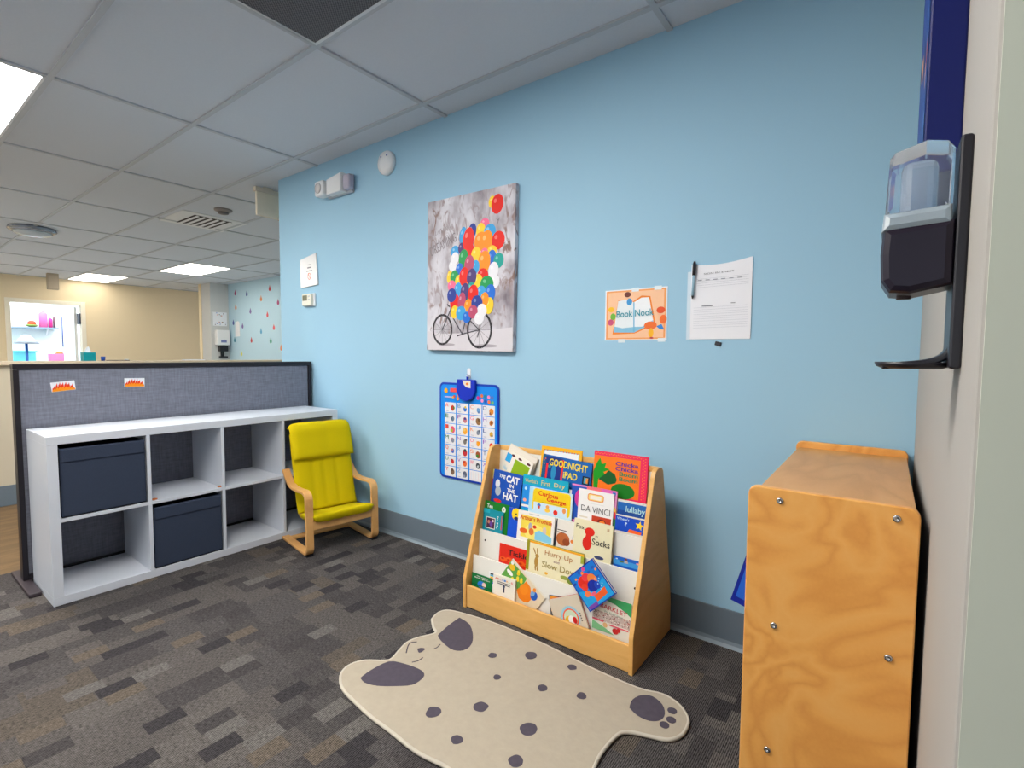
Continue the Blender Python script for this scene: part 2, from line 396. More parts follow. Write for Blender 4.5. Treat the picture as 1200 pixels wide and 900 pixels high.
# bright room through the doorway
mb = MB()
whitew = mat('paint_pale_blue', (226, 238, 244), .7, var=.01)
mb.box((-13.6, -1.6, 0), (-13.5, 2.0, 2.6), whitew); struct(mb.build('wall_beyond_west'), 'pale back wall of the bright room beyond the doorway', 'wall')
for nm, lo, hi in (('wall_beyond_south', (-13.5, -1.7, 0), (FX-.1, -1.6, 2.6)), ('wall_beyond_north', (-13.5, 2.0, 0), (FX-.1, 2.1, 2.6)), ('ceiling_beyond', (-13.5, -1.6, 2.6), (FX-.1, 2.0, 2.7))):
    mb = MB(); mb.box(lo, hi, whitew); struct(mb.build(nm))
trimw = mat('door_trim', (250, 244, 228), .5, var=.02)
mb = MB(); mb.box((FX-.12, DY0-.07, 0), (FX+.02, DY0, DZ+.07), trimw, .004); mb.box((FX-.12, DY1, 0), (FX+.02, DY1+.07, DZ+.07), trimw, .004); mb.box((FX-.12, DY0, DZ), (FX+.02, DY1, DZ+.07), trimw, .004)
d = struct(mb.build('door_1'), 'cream framed doorway into the bright far room', 'doorway')
mb = MB(); mb.box((FX-.95, DY1-.07, .02), (FX-.13, DY1-.03, DZ-.02), mat('door_leaf', (226, 230, 232), .5)); mb.build('door_leaf', d)
mb = MB(); mb.box((FX-.125, DY1-.03, 1.66), (FX+.004, DY1-.002, 1.86), mat('hinge', (90, 96, 110), .4, 1)); mb.build('hinge', d)
# half wall with cap
mb = MB(); mb.box((-4.42, -5, 0), (-4.30, 2.5, 1.045), M['wall_beige']); hw = struct(mb.build('wall_half'), 'low beige half wall behind the grey partition', 'wall')
mb = MB(); mb.box((-4.45, -5, 1.045), (-4.27, 2.5, 1.075), mat('cap_laminate', (206, 190, 164), .4), .004); struct(mb.build('trim_1'), 'pale cap along the top of the half wall', 'wall cap')
mb = MB(); mb.box((-4.30, -5, 0), (-4.288, 2.5, .15), M['base']); struct(mb.build('baseboard_half'))
# vinyl cove bases
def base(name, lo, hi, axis, side):
    mb = MB(); mb.box(lo, hi, M['base'], .002)
    if axis == 0: mb.prism([(0, 0), (side*.016, 0), (side*.008, .012), (0, .02)], 0, lo[0], hi[0], M['cove'])
    o = mb.build(name); return struct(o)
mb = MB(); mb.box((-2.87, -.008, .014), (XR, 0, .148), M['base'], .0015)
mb.prism([(0, 0), (-.022, 0), (-.010, .010), (-.008, .024), (0, .024)], 0, -2.87, XR, M['cove']); struct(mb.build('baseboard_back'), 'grey vinyl baseboard along the blue wall', 'baseboard')
mb = MB(); mb.box((XR-.008, -1.3, 0), (XR, -.022, .148), M['base']); struct(mb.build('baseboard_right'))
mb = MB(); mb.box((XR+.01, -1.31, 0), (4, -1.302, .148), M['base']); struct(mb.build('baseboard_front'))

# ------------------------------------------------------------------ ceiling fixtures
def light(ix, jy, label, m, group='ceiling light panels', H_=H):
    x0, y1 = GX+ix*TX, GY-jy*TY
    t = thing('ceiling_light', label, 'ceiling light', (x0+TX/2, y1-TY/2, H_), 0, group)
    hx, hy = TX/2-.012, TY/2-.012
    mb = MB()
    for lo, hi in (((-hx, -hy), (-hx+.012, hy)), ((hx-.012, -hy), (hx, hy)), ((-hx, -hy), (hx, -hy+.012)), ((-hx, hy-.012), (hx, hy))):
        mb.box((lo[0], lo[1], -.008), (hi[0], hi[1], 0), M['white'])
    mb.build('frame', t)
    mb = MB(); mb.box((-hx+.012, -hy+.012, -.005), (hx-.012, hy-.012, -.0005), m); mb.build('diffuser', t)
light(-1, 2, 'large lit ceiling panel at the top left edge of the photo', M['lit'])
light(1, 2, 'lit ceiling panel right above the carpet before the book rack', M['lit'])
light(0, 6, 'added unseen ceiling panel brightening the room, behind the camera', M['lit'])  # unseen panel added to raise the room's brightness
light(-5, -3, 'bright white ceiling panel nearest the far blue wall', M['litfar'])
light(-7, -2, 'thin looking lit ceiling panel close to the cream far wall', M['litlow'])
light(-2, -3, 'lit ceiling panel just peeking out beside the blue wall corner', M['litfar'])
light(-4, 3, 'lit ceiling panel over the far room, out of view to the left', M['litfar'])
light(-7, 4, 'lit ceiling panel in the far corner of the far room', M['litfar'])
light(-6, 3, 'added unseen ceiling panel in the far room, second from its left corner', M['litfar'])  # this and the next two: unseen panels added to hold far-room brightness
light(-5, 5, 'added unseen ceiling panel in the far room, furthest from the blue wall', M['litfar'])
light(-4, 5, 'added unseen ceiling panel in the far room nearest the half wall', M['litfar'])
t = thing('ceiling_light', 'added unseen ceiling panel overexposing the room beyond the doorway', 'ceiling light', (-12.4, .2, 2.6), 0, 'ceiling light panels')  # unseen lamp added so the room beyond overexposes
mb = MB(); mb.box((-.9, -1.2, -.02), (.9, 1.2, 0), M['litdoor']); mb.build('diffuser', t)
# return air grille
def grille_mat():
    m = bpy.data.materials.new('perforated_grille'); N, L, B = nodes(m)
    tc = N.new('ShaderNodeTexCoord'); sp = N.new('ShaderNodeSeparateXYZ'); L.new(tc.outputs['Object'], sp.inputs[0])
    a = math_node(N, L, 'SINE', math_node(N, L, 'MULTIPLY', sp.outputs[0], 2*PI/.0125)); b = math_node(N, L, 'SINE', math_node(N, L, 'MULTIPLY', sp.outputs[1], 2*PI/.0125))
    L.new(ramp(N, L, math_node(N, L, 'ADD', math_node(N, L, 'MULTIPLY', math_node(N, L, 'MULTIPLY', a, b), .5), .5), [(.3, (52, 50, 56)), (.7, (116, 112, 116))]), B.inputs['Base Color'])
    B.inputs['Roughness'].default_value = .6; return m
t = thing('air_grille', 'dark perforated return air grille in the ceiling at the top edge', 'air grille', (GX+1.5*TX, GY-1.5*TY, H))
mb = MB(); mb.box((-.61, -.294, -.007), (.61, .294, -.001), grille_mat()); mb.build('perforated_plate', t)
mb = MB()
for s in (-1, 1): mb.box((-.62, s*.2985-.006, -.009), (.62, s*.2985+.006, 0), M['white']); mb.box((s*.6135-.006, -.2925, -.009), (s*.6135+.006, .2925, 0), M['white'])
mb.build('frame', t)
# supply vent
t = thing('ceiling_vent', 'white louvred supply vent in the ceiling beyond the partition', 'ceiling vent', (-4.66, .19, H), 0)
mb = MB(); mb.box((-.30, -.30, -.006), (.30, .30, 0), M['white'], .002); mb.build('frame', t)
mb = MB(); mb.box((-.22, -.17, -.009), (.22, .17, -.006), mat('vent_dark', (60, 54, 54), .8)); mb.build('opening', t)
for k in range(6):
    mb = MB(); y = -.15+k*.06; mb.prism([(y, -.009), (y+.022, -.016), (y+.024, -.014), (y+.003, -.008)], 0, -.22, .22, M['white']); mb.build('slat', t)
t = thing('sprinkler_head', 'small round sensor on the ceiling beside the louvred vent', 'sensor', (-4.05, .11, H))
mb = MB(); mb.lathe([(.075, -.001), (.075, -.012), (.05, -.026), (.02, -.03)], (0, 0, 0), 2, mat('sensor_grey', (150, 140, 136), .5)); mb.build('base', t)
mb = MB(); mb.lathe([(.045, -.026), (.042, -.04), (.02, -.046)], (0, 0, 0), 2, mat('sensor_lens', (104, 98, 98), .4)); mb.build('lens', t)
t = thing('ceiling_dome', 'shiny round dome fixture on the far ceiling at the left', 'ceiling dome', (-6.46, -.78, H))
mb = MB(); mb.lathe([(.19, -.001), (.20, -.03), (.17, -.05)], (0, 0, 0), 2, mat('dome_rim', (150, 156, 168), .2, .7)); mb.build('rim', t)
mb = MB(); mb.lathe([(.165, -.048), (.14, -.075), (.07, -.092), (.01, -.095)], (0, 0, 0), 2, mat('dome_lens', (196, 206, 214), .12)); mb.build('lens', t)
t = thing('ceiling_sensor', 'small grey box hanging from the ceiling above the far doorway', 'sensor box', (-10.5, .147, H))
mb = MB(); mb.box((-.04, -.075, -.27), (.04, .075, 0), mat('sensor_box', (196, 180, 158), .6), .008); mb.build('housing', t)
mb = MB(); mb.box((.04, -.055, -.25), (.046, .055, -.03), mat('sensor_face', (206, 190, 168), .6), .003); mb.build('face', t)
t = thing('hanging_sign', 'blank beige ceiling panel hanging beside the blue wall corner', 'hanging sign', (-3.12, .05, H))
sg = mat('sign_panel', (236, 226, 206), .5)
mb = MB(); mb.box((-.012, -.10, -.23), (.012, .085, -.045), sg, .004); mb.build('panel', t)
mb = MB(); mb.box((-.02, -.11, -.045), (.02, .095, -.012), mat('sign_rail', (222, 212, 194), .5), .003); mb.box((-.012, -.04, -.012), (.012, .03, 0), sg); mb.build('mount', t)
mb = MB(); mb.box((-.014, .085, -.235), (.016, .097, -.045), mat('sign_edge', (188, 160, 130), .5)); mb.build('edge_strip', t)

# ================================================================== FURNITURE
# ---- grey office partition
t = thing('partition', 'grey fabric office partition in a black frame behind the cube shelf', 'partition', (-2.47, -.79, 0))
mb = MB(); mb.box((-.022, -.763, .045), (.022, .753, 1.062), M['fabric'], .004); mb.build('fabric_panel', t)
mb = MB(); mb.box((-.032, -.785, 1.062), (.032, .775, 1.09), M['blackmetal'], .004); mb.build('top_cap', t)
for y in (-.785, .753):
    mb = MB(); mb.box((-.032, y, .02), (.032, y+.022, 1.062), M['blackmetal'], .003); mb.build('post', t)
mb = MB(); mb.box((-.03, -.763, .02), (.03, .753, .045), M['blackmetal'], .003); mb.build('kick_rail', t)
mb = MB(); mb.box((-.17, -.80, 0), (.24, -.755, .02), mat('foot_metal', (58, 50, 56), .5), .004); mb.build('foot', t)
def sticker(y, z, rot, label):
    t = thing('name_tag', label, 'tag', (-2.4475, y, z), 0, 'flame tags on the grey partition')
    t.rotation_euler = (rot, 0, 0)
    mb = MB(); mb.box((0, -.047, -.024), (.0015, .047, .024), M['paper']); mb.build('card', t)
    e = bpy.data.objects.new('flames', None)
    A = Art(.094, .048, x0=-.047, z0=-.024)
    A.rect(.02, .02, .98, .16, (250, 150, 10))
    for layer, (col, sc) in enumerate((((235, 60, 20), 1.0), ((250, 150, 20), .45))):
        hs = [.35, .6, .5, .85, .62, .92, .7, .88, .6, .93, .66, .8, .5, .66, .35]; pts = [(.02, .08)]
        for k, hh in enumerate(hs):
            x = .06+.88*k/(len(hs)-1); pts.append((x-.03, .10+(hh-.28)*sc)); pts.append((x+(.012 if k % 2 else -.008), .10+(hh-.06)*sc))
        pts.append((.98, .08)); A.poly(pts, col)
    f = A.build('flames', t); f.rotation_euler = (0, 0, PI/2); f.location = (.0016, 0, 0)
sticker(-1.391, .974, .10, 'flame patterned white tag at the left end of the partition')
sticker(-1.087, .981, -.02, 'flame patterned white tag right of its twin on the partition')

# ---- white cube shelf
SX0, SX1, SY0, SY1 = -2.428, -2.038, -1.540, -.072
t = thing('cube_shelf', 'white eight cube storage shelf against the grey partition', 'shelf', (SX1, SY0, 0))
D_, L_ = SX0-SX1, SY1-SY0
mb = MB(); mb.box((D_, 0, .734), (0, L_, .772), M['laminate'], .0015); mb.build('top_board', t)
mb = MB(); mb.box((D_, 0, 0), (0, L_, .038), M['laminate'], .0015); mb.build('bottom_board', t)
for y in (0, L_-.038):
    mb = MB(); mb.box((D_, y, .038), (0, y+.038, .734), M['laminate'], .001); mb.build('side_panel', t)
cw = (L_-.076-3*.016)/4
cols = [.038+k*(cw+.016) for k in range(4)]
for k in range(1, 4):
    mb = MB(); mb.box((D_, cols[k]-.016, .038), (0, cols[k], .734), M['laminate'], .001); mb.build('divider', t)
for k in range(4):
    mb = MB(); mb.box((D_, cols[k], .378), (0, cols[k]+cw, .394), M['laminate'], .001); mb.build('shelf_board', t)
def fabric_bin(k, z, label):
    y0 = SY0+cols[k]; b = thing('storage_bin', label, 'storage bin', (SX1, y0+cw/2, z), 0, 'grey fabric bins in the cube shelf')
    w, h, dp = cw/2-.006, .318, .37
    mb = MB()
    mb.box((-.014, -w, .002), (-.004, w, h), M['bin'], .004); mb.box((-dp, -w, .002), (-dp+.01, w, h), M['bin'], .003)
    mb.box((-dp, -w, .002), (-.004, -w+.008, h), M['bin'], .003); mb.box((-dp, w-.008, .002), (-.004, w, h), M['bin'], .003)
    mb.box((-dp, -w, .002), (-.004, w, .012), M['bindark'], .003); mb.build('body', b)
    mb = MB(); mb.box((-.006, -w+.004, h-.062), (.001, w-.004, h-.003), M['bin'], .003); mb.build('front_fold', b)
fabric_bin(0, .394, 'dark grey fabric bin in the upper left cube of the shelf')
fabric_bin(1, .038, 'dark grey fabric bin in the bottom row, second cube from left')
for (x, y, lab) in ((-2.06, -1.135, 'tiny orange scrap on the shelf board near the upper bin'), (-2.062, -.815, 'tiny orange scrap at the right end of the shelf board')):
    mb = MB(); mb.ball((0, 0, .004), (.012, .016, .005), mat('scrap', (196, 112, 60), .7), 10, 6)
    tag(mb.build('scrap', loc=(x, y, .394)), lab, 'scrap', 'orange scraps on the shelf')

# ---- lime child armchair
rz = math.radians(-10)
t = thing('child_armchair', 'lime green cushioned child armchair with bentwood frame in the corner', 'armchair', (-1.597, -.333, 0), rz)
prof = [(-.395, .014), (-.20, .014), (-.06, .014)] + arc((-.05, .054), .04, -80, 0, 6) + [(-.012, .15), (-.015, .26)] + arc((-.062, .315), .046, 5, 92, 6) + smooth_path([(-.075, .362), (-.16, .355), (-.25, .358), (-.31, .385), (-.372, .438)], 5)
for s in (-1, 1):
    mb = MB(); mb.strip(prof, .016, s*.2-.022, s*.2+.022, 1, M['beech'])
    mb.build('side_frame', t)
    mb = MB(); mb.box((-.05, s*.2-.018, 0), (-.015, s*.2+.018, .008), M['black']); mb.build('foot_pad', t)
mb = MB(); mb.box((-.026, -.178, .150), (-.008, .178, .196), M['beech'], .003); mb.build('front_rail', t)
mb = MB(); mb.box((-.372, -.178, .006), (-.330, .178, .022), M['beech'], .003); mb.build('rear_rail', t)
seatp = smooth_path([(-.005, .222), (-.10, .200), (-.20, .176), (-.245, .190), (-.275, .29), (-.318, .46), (-.352, .63)], 6)
for s in (-1, 1):
    mb = MB(); mb.strip(seatp, .014, s*.155-.018, s*.155+.018, 1, M['beech']); mb.build('seat_frame', t)
def pad(path, hw, thick, m, n=20, quilts=(), up=1, depth=.35):
    P = [Vector(p) for p in path]; bm = bmesh.new(); T, Bt = [], []
    tot = len(P)-1
    for i, p in enumerate(P):
        d = (P[min(i+1, tot)]-P[max(i-1, 0)]).normalized(); nrm = Vector((d.y, -d.x))*up
        u = i/tot*2-1; et = max(0, 1-abs(u)**10)**.5
        rt, rb = [], []
        for k in range(n+1):
            s = k/n*2-1; e = max(0, 1-abs(s)**8)**.5*et
            q = 1
            for c in quilts: q -= depth*math.exp(-((s-c)/.06)**2)
            hT = thick*.18+thick*.82*e*q; hB = -thick*.18*e
            rt.append(bm.verts.new((p.x+nrm.x*hT, s*hw, p.y+nrm.y*hT))); rb.append(bm.verts.new((p.x+nrm.x*(hB-thick*.02), s*hw, p.y+nrm.y*(hB-thick*.02))))
        T.append(rt); Bt.append(rb)
    for i in range(tot):
        for k in range(n):
            bm.faces.new((T[i][k], T[i][k+1], T[i+1][k+1], T[i+1][k])); bm.faces.new((Bt[i][k], Bt[i+1][k], Bt[i+1][k+1], Bt[i][k+1]))
        for k in (0, n): bm.faces.new((T[i][k], T[i+1][k], Bt[i+1][k], Bt[i][k]))
    for i in (0, tot):
        for k in range(n): bm.faces.new((T[i][k], Bt[i][k], Bt[i][k+1], T[i][k+1]))
    bmesh.ops.recalc_face_normals(bm, faces=bm.faces)
    for f in bm.faces: f.smooth = True
    x = MB(); x.bm.free(); x.bm = bm; x.mats = [m]; return x
backp = smooth_path([(-.222, .195), (-.245, .25), (-.275, .36), (-.312, .51), (-.345, .655)], 7)
sitp = smooth_path([(.012, .232), (-.05, .224), (-.13, .205), (-.215, .192)], 6)
pad(sitp, .182, .042, M['lime'], 24, (-.35, .0, .35), up=-1, depth=.12).build('seat_cushion', t)
pad(backp, .185, .036, M['lime'], 28, (-.42, -.05, .38), up=1, depth=.22).build('back_cushion', t)
headp = smooth_path([(-.270, .505), (-.285, .56), (-.305, .62), (-.322, .672), (-.345, .693), (-.366, .685)], 5)
pad(headp, .190, .03, M['lime'], 24, (.1, .2), up=1, depth=.1).build('head_pillow', t)

# ---- wooden bookrack
RX0, RX1 = -.585, .235
rack = thing('book_rack', 'wooden picture book display rack against the blue wall', 'book rack', (0, 0, 0))
side = [(-.413, 0), (-.413, .135), (-.405, .165), (-.24, .688), (-.228, .708), (-.208, .717), (-.19, .717), (-.165, .714), (-.150, .70), (-.146, .68), (-.03, .16), (-.024, .12), (-.024, 0)]
for x0, x1 in ((RX0, RX0+.018), (RX1-.018, RX1)):
    mb = MB(); mb.prism(side, 0, x0, x1, M['birch'], bev=.002); mb.build('side_panel', rack)
xi0, xi1 = RX0+.018, RX1-.018
mb = MB(); mb.box((xi0, -.408, .004), (xi1, -.394, .104), M['birch_x'], .002); mb.build('front_board', rack)
pan = {'E': (-.165, .69), 'D': (-.218, .573), 'C': (-.272, .456), 'A': (-.318, .34), 'B': (-.362, .232)}
ledge = [('B', .020, -.394), ('A', .132, -.360), ('C', .240, -.316), ('D', .356, -.270), ('E', .473, -.216)]
for key, zl, yf in ledge:
    y, z = pan[key]; s = .06; yb = y-s*(z-zl)
    mb = MB(); mb.prism([(yb, zl), (yb+.006, zl), (y+.006, z), (y, z)], 0, xi0, xi1, M['rackwhite']); p = mb.build('display_panel', rack)
    mb = MB(); mb.box((xi0, yf, zl-.008), (xi1, yb+.006, zl), M['birch_x']); mb.build('ledge', rack)
    if key in ('A', 'B'):
        for x in ((-.53, .20) if key == 'A' else (.185,)):
            mb = MB(); zz = z-.045 if x < 0 else z-.06; yy = y-s*(z-zz); mb.cyl((x, yy+.002, zz), (x, yy-.0015, zz), .0045, M['black'], 12); mb.build('screw', p)
mb = MB(); mb.box((xi0, -.165, .6905), (xi1, -.148, .712), M['birch_x'], .003); mb.build('top_rail', rack)
mb = MB(); mb.box((xi0, -.032, .012), (xi1, -.026, .15), M['birch_x']); mb.build('back_rail', rack)

# ---- picture books
TI = {1: (-.362, .232, .062, .022), 2: (-.318, .34, .10, .134), 3: (-.272, .456, .13, .242), 4: (-.218, .573, .13, .358), 5: (-.165, .69, .12, .475)}
def book(label, tier, d, xl, zt, w, th, t_, cover, art, h=None, spine=None, board=False, cat='book', y=None, lean=None):
    """xl, zt = left top corner; th = turn in degrees; t_ = thickness"""
    y0, z0, s, zl = TI[tier]
    if lean is not None: s = lean
    if h is None: h = (zt-zl)/math.cos(math.radians(th)) - (w*math.sin(math.radians(-th)) if th < 0 else 0)
    b = thing('picture_book', label, cat, (0, 0, 0), 0, 'picture books on the display rack')
    R = Matrix.Rotation(-math.atan(s), 4, 'X') @ Matrix.Rotation(-math.radians(th), 4, 'Y')
    TL = Vector((xl, (y0-d if y is None else y)+s*(zt-z0), zt))
    b.matrix_world = Matrix.Translation(TL - (R @ Vector((-w/2, 0, h)))) @ R
    c = ink(cover); cs = ink(spine or cover); ct = .0016 if board else .001
    mb = MB(); mb.box((-w/2, 0, 0), (w/2, ct, h), c); mb.box((-w/2, t_-ct, 0), (w/2, t_, h), cs); mb.box((-w/2, ct, 0), (-w/2+ct, t_-ct, h), cs); mb.build('cover', b)
    i = .001 if board else .003
    mb = MB(); mb.box((-w/2+ct, ct, i), (w/2-i, t_-ct, h-i), M['pages']); mb.build('pages', b)
    lip = {1: .104, 2: .232, 3: .34, 4: .456, 5: .573}[tier]; vh = (zt-lip) if abs(th) < 10 else h
    A = Art(w, vh, z0=h-vh); A2 = Art(w, vh, y=-.0012, z0=h-vh)        # the print fills the part above the rack's lip
    A.rect(0, 0, .999, .999, cover); art(A, A2)
    if len(A.bm.faces): A.build('cover_print', b)
    if len(A2.bm.faces): A2.build('title', b)
    return b
WH = (240, 240, 236); YE = (244, 210, 30); RD = (226, 40, 24); BK = (30, 28, 30); OR = (240, 130, 30); GN = (20, 130, 40); BL = (20, 90, 200)
# front row
def a(A, T):
    A.ell(.5, .16, .2, .14, (40, 120, 210)); A.ell(.62, .2, .1, .1, (230, 200, 190)); A.rect(0, 0, 1, .08, (16, 90, 40))
    T.text('Get set for', .26, .80, .82, .90, WH); T.text('Kindergarten!', .16, .62, .90, .76, WH)
book('thin green paperback with white lettering at the left end of the front row', 1, .0095, -.562, .155, .118, 0, .003, (14, 118, 62), a)
def a(A, T):
    for k, c in enumerate(((60, 60, 66), (60, 170, 210), (240, 200, 40), (230, 60, 50), (70, 190, 110), (60, 120, 220))): A.rect(.30, .88-.1*k, .95, .97-.1*k, c)
book('thin book with multicoloured spine beads behind the cream board book', 1, .0055, -.467, .181, .028, 0, .003, (236, 236, 236), a)
def a(A, T):
    for k, (ch, c) in enumerate(zip('ABCGIRLS', (RD, OR, (220, 80, 150), (60, 120, 200), (60, 130, 200), (240, 170, 40), (80, 170, 80), RD))): T.text(ch, .09+.105*k, .78, .17+.105*k, .87, c)
    T.rect(.20, .665, .80, .70, (60, 60, 66)); T.rect(.20, .575, .78, .61, (60, 60, 66)); A.rect(.46, .18, .54, .50, (40, 44, 70)); A.ell(.5, .5, .06, .05, (60, 70, 100))
book('cream board book with small rainbow title letters in the front row', 1, .018, -.430, .186, .118, 0, .012, (236, 230, 218), a, board=True)
def a(A, T):
    A.rect(0, 0, .97, 1, (226, 210, 180)); A.poly([(0, 1), (.93, 1), (.93, .52), (.6, .50), (0, .62)], (96, 160, 70))
    for x, y in ((.82, .72), (.66, .66), (.72, .58), (.5, .74), (.35, .8)): A.ell(x, y, .06, .05, (238, 200, 30)); A.ell(x+.05, y+.02, .05, .04, (244, 216, 60))
    A.ell(.80, .90, .09, .10, (240, 190, 40)); A.ell(.90, .95, .05, .05, WH); A.ell(.62, .88, .06, .12, WH)
    A.poly([(.30, .42), (.42, .56), (.62, .52), (.86, .50), (.84, .36), (.74, .28), (.60, .20), (.44, .22), (.34, .30)], (240, 130, 24)); A.ell(.62, .44, .15, .14, (244, 140, 30)); A.ell(.74, .20, .13, .11, (30, 90, 190)); A.ell(.76, .25, .09, .06, (120, 170, 220)); A.ell(.88, .26, .06, .05, (240, 140, 40))
book('green book tipped sideways with orange figure and yellow flowers', 1, .0055, -.4257, .1425, .155, 56, .004, (232, 226, 212), a, h=.211)
def a(A, T):
    A.ell(.55, .38, .30, .30, (150, 200, 220)); A.ell(.55, .36, .25, .25, (240, 90, 40)); A.ell(.55, .36, .215, .215, (200, 216, 190)); A.ell(.5, .30, .15, .12, (240, 190, 30)); A.ell(.56, .30, .10, .12, WH); A.ell(.66, .28, .07, .09, (200, 30, 30))
    for k in range(4): A.rect(.86, .22+.07*k, .90, .26+.07*k, (100, 92, 88))
book('beige board book with red edges and a round window, tilted in the front row', 1, .0175, -.143, .156, .146, 25, .010, (212, 200, 180), a, h=.128, spine=(196, 60, 40), board=True)
def a(A, T):
    A.rect(.05, .05, .5, .95, (236, 150, 40)); A.rect(.5, .05, .95, .95, (50, 90, 40)); A.ell(.7, .9, .2, .06, (30, 50, 30))
book('dark green and orange book mostly hidden behind the tilted beige one', 1, .0065, -.148, .170, .105, 9, .0045, (96, 92, 90), a, h=.12)
def a(A, T):
    random.seed(3)
    A.rect(.03, .03, .97, .97, (20, 120, 214)); A.poly([(.03, .55), (.5, .35), (.97, .5), (.97, .03), (.03, .03)], (30, 160, 226))
    for k in range(16): A.ell(random.uniform(.06, .94), random.choice((random.uniform(.72, .95), random.uniform(.35, .9))), random.uniform(.03, .06), random.uniform(.025, .05), random.choice(((240, 110, 60), (220, 70, 140), (40, 60, 160), (250, 150, 60), (40, 90, 190))))
    A.ell(.36, .66, .20, .17, (226, 44, 30)); A.ell(.30, .55, .10, .10, (232, 60, 40)); A.ell(.50, .74, .13, .10, (236, 60, 70)); A.ell(.64, .60, .14, .16, (240, 130, 60)); A.ell(.55, .47, .17, .15, (24, 48, 160)); A.ell(.68, .42, .09, .10, (30, 70, 190)); A.ell(.26, .38, .10, .08, (240, 120, 70)); A.ell(.42, .30, .10, .05, (240, 100, 130))
    for k in range(7): A.ell(.72+.03*(k % 3)*2, .30+.045*k, .018, .018, (170, 214, 240))
    A.poly([(.40, .10), (.82, .13), (.85, .30), (.62, .27), (.40, .26)], (240, 96, 40)); A.rect(.05, .03, .38, .12, (120, 70, 170))
book('bright blue sea life book balanced at an angle over its neighbours', 1, .032, -.05, .278, .141, 44.5, .012, (24, 60, 170), a, h=.148, spine=(20, 50, 160))
def a(A, T):
    A.poly([(0, 1), (1, 1), (1, .62), (.86, .72), (.6, .84), (.3, .90), (0, .91)], (60, 160, 96))
    T.text('BARKLEY', .20, .66, .90, .78, (196, 60, 70), rot=-.06); T.text('We Need Snow', .30, .55, .80, .605, (120, 150, 130), rot=-.04)
    random.seed(5)
    A.rect(0, .28, 1, .54, (196, 176, 168))
    for k in range(150): A.ell(random.uniform(.02, .98), random.uniform(.29, .54), .011, .013, random.choice(((110, 60, 60), (90, 84, 80), (240, 236, 230), (170, 60, 60), (226, 214, 200))), n=6)
    A.rect(0, .26, .3, .31, (220, 90, 110)); A.rect(.45, .22, .95, .26, (220, 90, 110)); A.poly([(0, 0), (.6, 0), (.35, .12), (0, .24)], (120, 180, 130)); A.ell(.35, .2, .06, .06, (216, 170, 120)); A.ell(.62, .12, .08, .07, (190, 40, 40)); A.ell(.70, .17, .05, .05, (190, 40, 40))
book('white book with green corner and red curved title, front row right end', 1, .0065, .052, .2395, .156, 0, .004, (226, 222, 210), a)
# second row
def a(A, T):
    T.text('Tickle', .24, .44, .78, .76, BK)
    for k in range(6): A.ell(.12+.16*k, .10+.05*(k % 2), .09, .05, (236, 96, 30)); A.ell(.10+.16*k, .12, .04, .02, (200, 40, 20))
book('red paperback with black title in the second row', 2, .004, -.441, .305, .205, 0, .003, (224, 44, 26), a)
def a(A, T):
    A.rect(0, 0, .055, 1, (150, 146, 30)); A.rect(.055, .93, 1, 1, (240, 168, 30)); A.rect(.95, .70, 1, .93, (170, 180, 60))
    br = (176, 134, 60)
    A.ell(.19, .34, .036, .075, br); A.ell(.20, .54, .034, .030, br); A.ell(.15, .68, .011, .055, br, .5); A.ell(.20, .70, .011, .050, br, .1); A.ell(.18, .14, .014, .045, br, .1); A.ell(.22, .14, .014, .045, br, -.1)
    T.text('Hurry Up', .34, .60, .82, .82, (190, 130, 70), bold=.004); T.text('and', .50, .48, .60, .56, (140, 100, 110), bold=.004); T.text('Slow Down', .30, .24, .95, .44, (160, 140, 70), bold=.004)
    A.ell(.38, .06, .03, .02, (230, 170, 40)); A.ell(.70, .10, .07, .03, (150, 160, 70)); A.ell(.80, .06, .06, .05, (120, 140, 50))
book('wide cream hardcover with brown rabbit and orange top band in the second row', 2, .014, -.287, .358, .275, 0, .009, (236, 226, 188), a, spine=(150, 146, 30))
# third row
def a(A, T):
    T.text('Ten', .10, .76, .34, .90, WH); A.ell(.80, .80, .08, .10, (226, 226, 220)); A.ell(.8, .8, .03, .04, (170, 170, 160))
book('green hardcover with small white title at the left end of the third row', 3, .007, -.566, .466, .140, 0, .006, (16, 120, 34), a)
def a(A, T):
    A.rect(0, .80, .32, 1, (30, 170, 190)); A.rect(.16, .05, .62, .62, (226, 222, 210)); A.rect(.19, .09, .59, .58, (70, 30, 60)); A.ell(.42, .3, .08, .10, (100, 60, 150)); A.ell(.30, .38, .06, .07, (190, 130, 100)); A.ell(.5, .46, .05, .05, (220, 200, 200))
    T.text('In My', .68, .74, .68+.5, .74+.13, WH, rot=-PI/2)
    A.rect(.90, .12, .95, .80, (200, 80, 60)); A.rect(.95, .12, .985, .5, (90, 80, 160))
book('teal paperback with sideways title and small photo in front of the green one', 3, .013, -.566, .432, .118, 0, .004, (16, 140, 158), a)
def a(A, T):
    A.ell(.26, .80, .16, .17, (238, 206, 30)); A.text('l', .23, .77, .29, .83, (90, 90, 40)); A.ell(.27, .64, .08, .05, (30, 40, 100))
book('plain blue book with yellow circle between the teal and white books', 3, .006, -.4245, .459, .157, 0, .005, (18, 80, 204), a)
def a(A, T):
    A.rect(.10, .08, .92, .86, (240, 214, 80)); A.ell(.5, .3, .3, .2, (246, 226, 120))
    T.text("Arthur's Promise", .06, .70, .94, .86, (214, 40, 24))
    A.rect(.30, .93, .58, .945, (150, 150, 150)); A.ell(.36, .50, .05, .09, (170, 170, 180)); A.ell(.48, .52, .05, .04, (224, 60, 30)); A.ell(.40, .33, .07, .08, (230, 120, 50)); A.ell(.18, .3, .11, .06, (226, 100, 30)); A.ell(.75, .46, .05, .10, (210, 190, 180))
    A.poly([(.5, .35), (.62, .44), (.95, .28), (.95, .08), (.5, .08)], (136, 204, 232))
